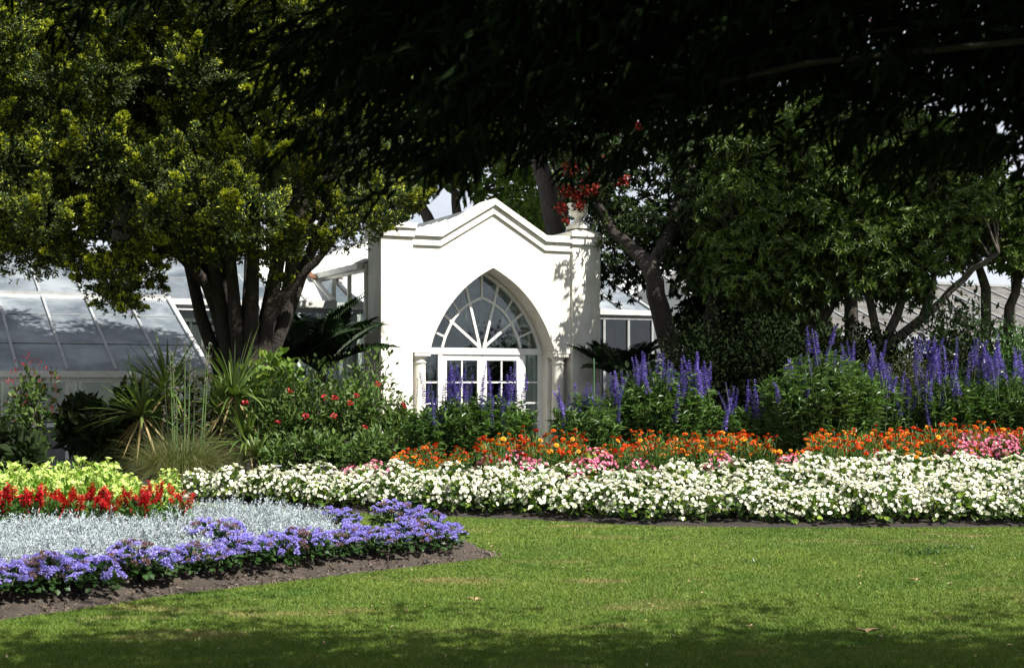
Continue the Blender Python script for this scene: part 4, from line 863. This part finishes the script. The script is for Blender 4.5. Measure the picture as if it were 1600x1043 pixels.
# bamboo cane and garden light
mb = MB(); mb.tube([(0, 0, 0), (0, 0, 1.62)], [.012, .011], 8); o = mb.obj('bamboo_cane', plainmat('cane_green', (.05, .12, .05), .5)); o.location = (GX(928, 21.6), 21.6, .3); tag(o, 'green cane standing among the blue flowers in front of the right pier', 'cane')
for i, (px, lab) in enumerate([(432, 'black box garden light behind the white flowers near the spiky plant'), (505, 'black box garden light half hidden under the red-flowered shrub')]):
    g_ = empty('garden_light', (GX(px, 19.9), 19.9, 0)); tag(g_, lab, 'garden light', 'garden lights')
    mb = MB(); mb.box(-.02, .02, -.02, .02, -.02, .22); mb.obj('post', M_blackmetal, g_)
    mb = MB(); mb.box(-.055, .055, -.055, .055, .221, .36); mb.obj('housing', M_blackmetal, g_, bevel=.006); mb = MB(); mb.box(-.065, .065, -.065, .065, .362, .378); mb.obj('cap', M_alu, g_)

# ------------------------------------------------------------------ bedding plants (protos, then copies)
def proto(name, parts):
    r0 = empty(name)
    for nm, mb_, m in parts: mb_.obj(nm, m, r0)
    return r0
used = set()
def put(p, loc, rz, s, label, cat, group=None):
    o = p if p.name not in used else copy_tree(p); used.add(p.name)
    o.location = loc; o.rotation_euler = (random.gauss(0, .07), random.gauss(0, .07), rz); o.scale = (s*random.uniform(.92, 1.08), s*random.uniform(.92, 1.08), s*random.uniform(.85, 1.15))
    tag(o, label, cat, group); return o
def begonia(fm, nf=62):
    lf = MB(); n = 95; p, d = ell_pts(n, (0, 0, .10), (.19, .19, .20), -.25, .6); cloud(lf, p, d*.8+rdir(n)*.5, d+np.array([0, 0, .8]), RNG.uniform(.05, .085, n), .055, OVAL)
    for k in range(6): lf.tube([(0, 0, -.02), tuple(p[k]*.6), tuple(p[k])], [.007, .006, .004], 4)
    fl = MB(); p, d = ell_pts(nf, (0, 0, .13), (.20, .20, .21), -.15, .12)
    ax = nrm(d+rdir(nf)*.35+np.array([0, -.0, .25])); t = nrm(np.cross(ax, rdir(nf))); b_ = np.cross(ax, t)
    for q in range(2):
        pp = p+rdir(nf)*.012*q
        for i in range(4):
            a = PI/2*i+q*.7; dd = t*math.cos(a)+b_*math.sin(a)+ax*(.35+.3*q); cloud(fl, pp, dd, ax, RNG.uniform(.016, .027, nf), .023, PETAL)
    cloud(fl, p+ax*.006, ax, t, .009, .012, OVAL, 1)
    return proto('begonia_plant', [('foliage', lf, L_beg), ('flowers', fl, [fm, L_yel])])
BW = [begonia(L_white, random.choice([70, 84, 96])) for _ in range(5)]; BP = [begonia(L_pink, 64) for _ in range(2)]
cnt = 0; x = EDGE[0, 0]+.18
while x < 6.9:
    wdt = float(np.interp(x, [-4.2, -2.7, .75, 1.4, 4.7], [.72, 1.0, 1.5, 1.7, 2.2])); t = .30; r = 0
    while t < wdt:
        xx = x+(.15 if r % 2 else 0)+random.gauss(0, .035); tt_ = t+random.gauss(0, .04); y = edge_y(xx)+tt_
        put(random.choice(BW), (xx, y, float(bed_h(xx, tt_))), random.uniform(0, 6.28), random.uniform(.98, 1.22)*(1+.07*math.sin(xx*2.3)*math.sin(tt_*3+xx)), 'white-flowered begonia plant in the long massed row edging the right-hand lawn', 'begonia', 'white begonias edging the border'); cnt += 1
        t += .285; r += 1
    x += .30
print('white begonias', cnt)
pk = [(560, 18.85, 4, 'pink begonia at the left end behind the white row'), (600, 18.9, 3, 'pink begonia between the camellia shrub and the first orange flowers'), (790, 18.45, 5, 'pink begonia in front of the orange flowers below the portal'), (840, 18.35, 5, 'pink begonia in front of the orange flowers below the right column'), (925, 18.1, 3, 'pink begonia behind the white row right of the portal'), (965, 18.1, 4, 'pink begonia in front of the second leafy blue-spiked clump'), (1100, 18, 2, 'pink begonia in front of the orange flowers at centre right'), (1245, 18, 3, 'pink begonia at the foot of the tallest blue-spiked clump'), (1380, 17.9, 3, 'pink begonia among the front orange flowers at right'), (1500, 17.95, 5, 'pink begonia left of the palest pink patch at right'), (1545, 17.95, 6, 'pale pink begonia patch near the right edge')]
for px, D, n, lab in pk:
    for k in range((n+1)//2+(px > 1450)):
        D = edge_y(GX(px, D))+float(np.interp(GX(px, D), [-4.2, -2.7, .75, 1.4, 4.7], [.72, 1.0, 1.5, 1.7, 2.2]))+.12
        xx = GX(px, D)+random.uniform(-.28, .28); y = D+random.uniform(-.15, .3); put(random.choice(BP), (xx, y, float(bed_h(xx, y-edge_y(xx)))+(.08 if px > 700 else .0)+(.10 if px > 1450 else 0)), random.uniform(0, 6), random.uniform(.85, 1.1), lab, 'begonia', lab.replace('pink begonia', 'pink begonias', 1).replace('pale pink begonias patch', 'pale pink begonia patch'))

# zinnias: foliage plus single flower heads
def head(m1, m2, r=.032):
    mb = MB()
    for ring, (rr, zz, up) in enumerate([(r, 0, .12), (r*.78, .006, .3), (r*.5, .010, .6)]):
        n = 12-2*ring; a = np.arange(n)*2*PI/n+ring*.3; d = np.stack([np.cos(a), np.sin(a), np.full(n, up)], 1); cloud(mb, np.tile([0, 0, zz], (n, 1)), d, np.tile([0, 0, 1.], (n, 1)), rr, .020, PETAL, 0)
    mb.lathe([(.0001, .022), (.006, .02), (.008, .012), (.006, .004)], n=6, mi=1)
    mb.tube([(0, 0, -.10), (0, 0, 0)], [.003, .003], 4, mi=2)
    return mb.mesh('flower', [m1, m2, M_stem])
L_or2 = leafmat('red_orange_petals', [(.50, .03, .004), (.70, .07, .006)], .6, .2, .2, tint=(1.1, .7, .5)); L_or3 = leafmat('golden_petals', [(.85, .26, .012), (.9, .36, .02)], .6, .2, .2, tint=(1.1, .9, .5))
HD = [head(L_orange, L_orangec), head(L_or2, L_orangec), head(L_orange, L_or3), head(L_or3, L_orangec)]
def zinnia(h, seed):
    mb = MB(); n = 150; p, d = ell_pts(n, (0, 0, h*.5), (.20, .20, h*.5), -.8, .8); cloud(mb, p, d*.6+rdir(n)*.5+np.array([0, 0, .35]), rdir(n, .2), RNG.uniform(.05, .09, n), .024, LANCE)
    r0 = empty('zinnia_plant'); k = random.randint(14, 20); tops = []
    for i in range(k):
        a = random.uniform(0, 6.28); r = .23*math.sqrt(random.random()); z = h*random.uniform(.72, 1.12); tops.append((r*math.cos(a), r*math.sin(a), z)); mb.tube([(r*.2*math.cos(a), r*.2*math.sin(a), 0), (r*.8*math.cos(a), r*.8*math.sin(a), z*.6), tops[-1]], [.005, .004, .003], 4)
    mb.obj('foliage', L_zin, r0); dom = random.choice(HD)
    for t in tops:
        o = mesh_child('flower', dom if random.random() < .6 else random.choice(HD), r0, t, (random.gauss(.12, .3), random.gauss(0, .3), random.uniform(0, 6)), random.uniform(.75, 1.25))
    return r0
ZN = [zinnia(.38+.03*i, i) for i in range(6)]
zl = 'orange zinnia plant in the band behind the white begonias'
def band(px0, px1, D0, D1, step, h=None, p_=1.0, lab=zl, grp='orange zinnias behind the begonias', dz=0, s=1.0):
    x0, x1 = GX(px0, (D0+D1)/2), GX(px1, (D0+D1)/2); x = x0
    while x < x1:
        y = D0
        while y < D1:
            xx = x+random.gauss(0, .05); yy = y+random.gauss(0, .05)
            if random.random() < p_: put(random.choice(ZN), (xx, yy, float(bed_h(xx, yy-edge_y(xx)))+dz), random.uniform(0, 6), s*random.uniform(.88, 1.12), lab, 'zinnia', grp)
            y += .33
        x += .33
band(635, 725, 17.6, 18.7, .33, p_=.75, s=.82, lab='orange zinnia plant at the left end, beside the rounded dark shrub', grp='orange zinnias at the left end of the band')
band(765, 885, 17.4, 19.0, .33, p_=.85, s=.98)
band(895, 1110, 17.2, 18.6, .33, p_=.75, s=.9)
band(1085, 1195, 17.4, 19.4, .33, s=1.06)
band(1200, 1330, 17.1, 17.6, .33, p_=.6, s=.9)
band(1320, 1480, 17.3, 19.3, .31, s=1.02)
band(1470, 1680, 17.5, 19.6, .31, s=1.06)

# blue salvias
def spike(L, rad, n, seed):
    mb = MB(); t = RNG.random(n)**.85; a = RNG.uniform(0, 2*PI, n); bx_, by_ = random.gauss(0, .03), random.gauss(0, .03); r = rad*(1-.65*t)
    wh = np.round(t*14)/14+RNG.normal(0, .006, n); p = np.stack([np.cos(a)*r*.35+bx_*wh*wh, np.sin(a)*r*.35+by_*wh*wh, wh*L], 1)
    cloud(mb, p, np.stack([np.cos(a), np.sin(a), RNG.uniform(.2, .9, n)], 1), np.tile([0, 0, 1.], (n, 1)), r*RNG.uniform(.7, 1.3, n)+.008, .017, OVAL, 0)
    mb.tube([(0, 0, -.35), (0, 0, 0), (bx_*.3, by_*.3, L*.5), (bx_, by_, L)], [.004, .004, .003, .002], 4, mi=1)
    return mb.mesh('flower_spike', [L_blue, M_stem])
SP = [spike(random.uniform(.28, .55), random.uniform(.027, .040), random.choice([120, 150, 190]), i) for i in range(9)]+[spike(.3, .016, 36, i) for i in range(2)]
def salvia(label, px, D, wpx, ytop, spikes, n_leaf, leafL=.13, leafW=.032, depth=.5, thin=.1):
    x = GX(px, D); z0 = float(bed_h(x, D-edge_y(x))); r0 = empty('blue_salvia', (x, D, z0)); tag(r0, label, 'salvia', 'blue salvia clumps')
    hw_ = wpx/2*D/F0; H = ZY(ytop, D)-z0; mb = MB(); ns = int(n_leaf/17)
    for i in range(ns):
        a = random.uniform(0, 6.28); r = math.sqrt(random.random()); fx, fy = r*math.cos(a), r*math.sin(a)
        hh = H*(1.04-.35*r*r)*random.uniform(.8, 1.05); bse = Vector((fx*hw_*.55, fy*depth*.55, 0)); tp = Vector((fx*hw_, fy*depth, hh)); m_ = bse.lerp(tp, .5)+Vector((0, 0, hh*.05))
        mb.tube([bse, m_, tp], [.006, .005, .003], 4, mi=1)
        n = 34; t = RNG.uniform(.12, 1, n)[:, None]; c = (1-t)**2*np.array(bse)+2*t*(1-t)*np.array(m_)+t*t*np.array(tp); d = rdir(n, -.5); d[:, 2] *= .6
        cloud(mb, c, d+np.array([0, 0, .15]), rdir(n, .3)+np.array([0, 0, 1.]), leafL*RNG.uniform(.55, 1.2, n), leafW, LANCE)
    mb.obj('foliage', [L_sal, M_stem], r0)
    for (sx0, sx1, sy0, sy1, k) in spikes:       # pixel window in which spike tips stand
        for j in range(k):
            xx = random.uniform(sx0, sx1); yy = random.uniform(sy0, sy1); dd = random.uniform(-.35, .35)*depth/.45; me = random.choice(SP[:9]) if random.random() > thin else random.choice(SP[9:])
            hsp = max(v.co.z for v in me.vertices) if me.name not in HS else HS[me.name]; HS[me.name] = hsp
            w_ = P(xx, yy, D+dd); s = random.uniform(.8, 1.1); loc = w_-Vector((x, D, z0)); loc.z -= hsp*s
            mesh_child('flower_spike', me, r0, loc, (random.gauss(0, .12), random.gauss(0, .18), random.uniform(0, 6)), s)
    return r0
HS = {}
salvia('blue-spiked salvia clump in front of the glazed doors', 745, 20.2, 200, 622, [(680, 830, 562, 600, 26), (665, 700, 585, 640, 8), (690, 800, 590, 620, 10)], 3600)
salvia('short leafy salvia left of the doors with few dark spikes', 672, 20.2, 90, 640, [(645, 685, 565, 620, 5)], 1000, thin=.8)
salvia('sparse blue salvia in front of the right column and pier', 915, 20.2, 115, 625, [(865, 885, 600, 640, 4), (885, 950, 595, 640, 13)], 1700, thin=.25)
salvia('blue-spiked salvia clump in the shade just right of the portal', 1035, 20.6, 190, 585, [(985, 1110, 545, 590, 34), (955, 985, 575, 620, 10), (1040, 1110, 560, 600, 14)], 3600)
salvia('low blue salvia between two big clumps, over the red-orange flowers', 1160, 20.7, 90, 640, [(1130, 1195, 585, 620, 16)], 1000)
salvia('tallest and leafiest salvia clump with scattered blue spikes', 1283, 20.2, 205, 560, [(1262, 1305, 505, 530, 5), (1230, 1320, 535, 580, 15), (1205, 1260, 570, 620, 4)], 5600, leafL=.14, leafW=.03, depth=.7)
salvia('blue salvia clump thick with spikes behind the leafiest one', 1370, 21.1, 130, 590, [(1315, 1385, 525, 575, 26), (1375, 1440, 575, 620, 18), (1345, 1400, 560, 600, 10)], 2200)
salvia('broad blue salvia clump thick with spikes near the right edge', 1495, 21.1, 150, 590, [(1432, 1560, 520, 570, 44), (1440, 1500, 570, 630, 14)], 3000)
salvia('blue salvia clump cut by the right edge of the photo', 1590, 20.9, 120, 590, [(1560, 1600, 535, 580, 12), (1600, 1650, 540, 600, 8)], 2400)

# ageratum
def ager(brown=.1, nf=120):
    lf = MB(); n = 110; p, d = ell_pts(n, (0, 0, .09), (.17, .17, .12), -.35, .6); cloud(lf, p, d+rdir(n)*.4, d+np.array([0, 0, .6]), RNG.uniform(.04, .065, n), .045, OVAL)
    r0 = proto('ageratum_plant', [('foliage', lf, L_agerleaf)]); k = random.randint(28, 36)
    c, d = ell_pts(k, (0, 0, .11), (.165, .165, .135), .0, .15)
    for i in range(k): mesh_child('flower_head', AH[3] if random.random() < brown else random.choice(AH[:3]), r0, c[i], (random.gauss(0, .3), random.gauss(0, .3), random.random()*6), random.uniform(.75, 1.25))
    return r0
def aghead(mi):
    mb = MB(); m_ = 40
    for j in range(random.randint(3, 4)):
        o = rdir(1)[0]*np.array([.016, .016, .005]); rr = random.uniform(.013, .019); q = rdir(m_//2, -.1); pp = o+q*np.array([rr, rr, rr*.62]); pp[:, 2] += .012
        cloud(mb, pp, q+rdir(m_//2)*.5, rdir(m_//2), .012, .011, DIAMOND, 0)
    mb.tube([(0, 0, -.04), (0, 0, .008)], [.002, .002], 4, mi=1); return mb.mesh('flower_head', [mi, M_stem])
AH = [aghead(L_ager) for _ in range(3)]+[aghead(L_agerbrown)]
AG = [ager(.05), ager(.25), ager(.12), ager(.45)]
fr = [(-60, 945), (0, 937), (40, 932), (75, 927), (115, 926), (160, 922), (205, 916), (250, 908), (300, 901), (345, 896), (395, 891), (440, 888), (480, 880), (525, 873), (570, 869), (610, 868), (648, 866), (680, 862)]
for i, (px, py) in enumerate(fr):
    for row in range(2):
        gx_, gy_ = GL(px+random.uniform(-6, 6), py); gy_ += row*.20+random.gauss(0, .03); gx_ += row*.10
        if not in_left(gx_, gy_): gy_ -= .15
        last = i >= 16
        lab = 'purple ageratum plant in the front row of the left bed' if row == 0 and not last else ('purple ageratum plant in the second row of the left bed' if not last else 'purple ageratum plant at the tip of the left bed')
        put(random.choice(AG), (gx_, gy_, float(left_h(gx_, gy_))), random.uniform(0, 6), random.uniform(.88, 1.1)*(.9 if row else 1), lab, 'ageratum', 'purple ageratums: '+lab.split('plant ')[1])
for px, D, lab in [(612, 12.9, 'taller purple ageratum standing up behind the row near the bed tip'), (636, 12.95, 'tallest purple ageratum just behind the row near the bed tip'), (670, 12.75, 'purple ageratum between the tallest one and the bed tip'), (512, 13.4, 'small dark ageratum beside the end of the silver foliage'), (540, 13.35, 'small dark ageratum in the gap right of the silver foliage'), (325, 11.35, 'purple ageratum poking out of the silver foliage'), (350, 11.3, 'purple ageratum with brown heads at the edge of the silver foliage')]:
    put(AG[0] if D > 13 else AG[1], (GX(px, D), D, float(left_h(GX(px, D), D))+(.03 if 590 < px < 640 else 0)), random.random()*6, 1.15 if 590 < px < 640 else 1.0 if px > 590 else .8 if px > 500 else 1.05, lab, 'ageratum')
# silver foliage
def dusty():
    mb = MB(); n = 64; d = rdir(n, -.05); d = nrm(d+np.array([0, 0, .6])); L_ = RNG.uniform(.11, .25, n); b_ = rdir(n)*.05*np.array([1, 1, 0])
    arcs(mb, b_, d, L_, .010, .1, 3)
    for j in range(9):      # side lobes of the cut leaves
        t = .25+.085*j
        for s_ in (-1, 1):
            p = b_+d*(L_*t)[:, None]; sdv = nrm(np.cross(d, rdir(n)))*s_; cloud(mb, p, d*1.1+sdv, rdir(n), .044*(1.15-t*.6), .0085, DIAMOND)
    return proto('silver_foliage_plant', [('foliage', mb, L_silver)])
DS = [dusty() for _ in range(4)]; cnt = 0
y = 10.2
while y < 14.6:
    x = -6.6
    while x < 0:
        xx = x+random.gauss(0, .05); yy = y+random.gauss(0, .04); f = np.interp(xx, LF[:, 0], LF[:, 1])
        px = 800+xx/yy*F0; back = 14.1 if px < 250 else 14.0
        backlim = np.interp(px, [-200, 0, 250, 330, 400, 480, 520], [12.6, 12.7, 12.95, 14.3, 14.2, 13.6, 13.2])
        if yy > f+.66 and yy < backlim and px < 512 and in_left(xx, yy): put(random.choice(DS), (xx, yy, float(left_h(xx, yy))), random.uniform(0, 6), random.uniform(.92, 1.3)*(1+.12*math.sin(xx*5)*math.sin(yy*6)), 'silver-grey feathery foliage plant in the broad band of the left bed', 'foliage plant', 'silver foliage plants in the left bed'); cnt += 1
        x += .25
    y += .235
print('silver', cnt)
# red salvias
def redspike():
    mb = MB(); n = 80; t = RNG.random(n); a = RNG.uniform(0, 2*PI, n); r = .042*(1-.6*t); p = np.stack([np.cos(a)*r*.4, np.sin(a)*r*.4, t*.17], 1)
    cloud(mb, p, np.stack([np.cos(a), np.sin(a), RNG.uniform(.1, .8, n)], 1), np.tile([0, 0, 1.], (n, 1)), .038*(1.2-.6*t), .016, OVAL); mb.tube([(0, 0, -.15), (0, 0, .16)], [.004, .003], 4, mi=0)
    return mb.mesh('flower_spike', L_red)
RS = [redspike() for _ in range(3)]
def redsal():
    r0 = empty('red_salvia'); mb = MB(); n = 90; p, d = ell_pts(n, (0, 0, .16), (.15, .15, .15), -.7, .7); cloud(mb, p, d+rdir(n)*.3, rdir(n, .3), .075, .04, OVAL); mb.obj('foliage', L_redleaf, r0)
    for i in range(random.randint(3, 5)):
        a = random.uniform(0, 6.28); r = .11*random.random()**.5; mesh_child('flower_spike', random.choice(RS), r0, (r*math.cos(a), r*math.sin(a), random.uniform(.22, .30)), (random.gauss(0, .25), random.gauss(0, .3), random.random()*6), random.uniform(.8, 1.1))
    return r0
RD = [redsal() for _ in range(4)]
for px in range(-70, 300, 25):
    for row in range(2):
        if random.random() < .08: continue
        D = 12.85+row*.3+random.gauss(0, .04); x = GX(px+random.uniform(-6, 6), D)
        put(random.choice(RD), (x, D, float(left_h(x, D))+.02), random.uniform(0, 6), random.uniform(.84, 1.0), 'scarlet salvia plant between the silver foliage and the lime flowers', 'salvia', 'scarlet salvias in the left bed')
# lime tobacco flowers
def nico():
    lf = MB(); n = 110; p, d = ell_pts(n, (0, 0, .22), (.17, .17, .24), -.6, .7); cloud(lf, p, d+rdir(n)*.5, rdir(n, .2), .08, .035, OVAL)
    fl = MB(); k = 46; p, d = ell_pts(k, (0, 0, .26), (.19, .19, .30), -.1, .2); ax = nrm(d+rdir(k)*.6); t = nrm(np.cross(ax, rdir(k))); b_ = np.cross(ax, t)
    for i in range(5):
        a = 2*PI*i/5; cloud(fl, p, t*math.cos(a)+b_*math.sin(a)+ax*.3, ax, .035, .024, DIAMOND)
    cloud(fl, p-ax*.045, ax, t, .05, .012, DIAMOND)
    return proto('flowering_tobacco', [('foliage', lf, L_nicog), ('flowers', fl, L_nico)])
NI = [nico() for _ in range(4)]
for D in np.arange(13.5, 14.9, .27):
    x = -7.0
    while GX(260-(D-14)*10, D) > x:
        xx = x+random.gauss(0, .05); hh = float(left_h(xx, D)); s = random.uniform(.88, 1.08)*(1.0 if 800+xx/D*F0 < 190 else .82)
        put(random.choice(NI), (xx, D+random.gauss(0, .04), max(hh, .04)), random.uniform(0, 6), s, 'lime-green flowering tobacco plant at the back of the left bed', 'flowering tobacco', 'lime tobacco flowers in the left bed'); x += .27

for p_ in BW+BP+ZN+AG+DS+RD+NI:      # remove unused prototypes, if any
    if p_.name not in used:
        for c in list(p_.children): bpy.data.objects.remove(c)
        bpy.data.objects.remove(p_)
print('objects', len(bpy.data.objects))
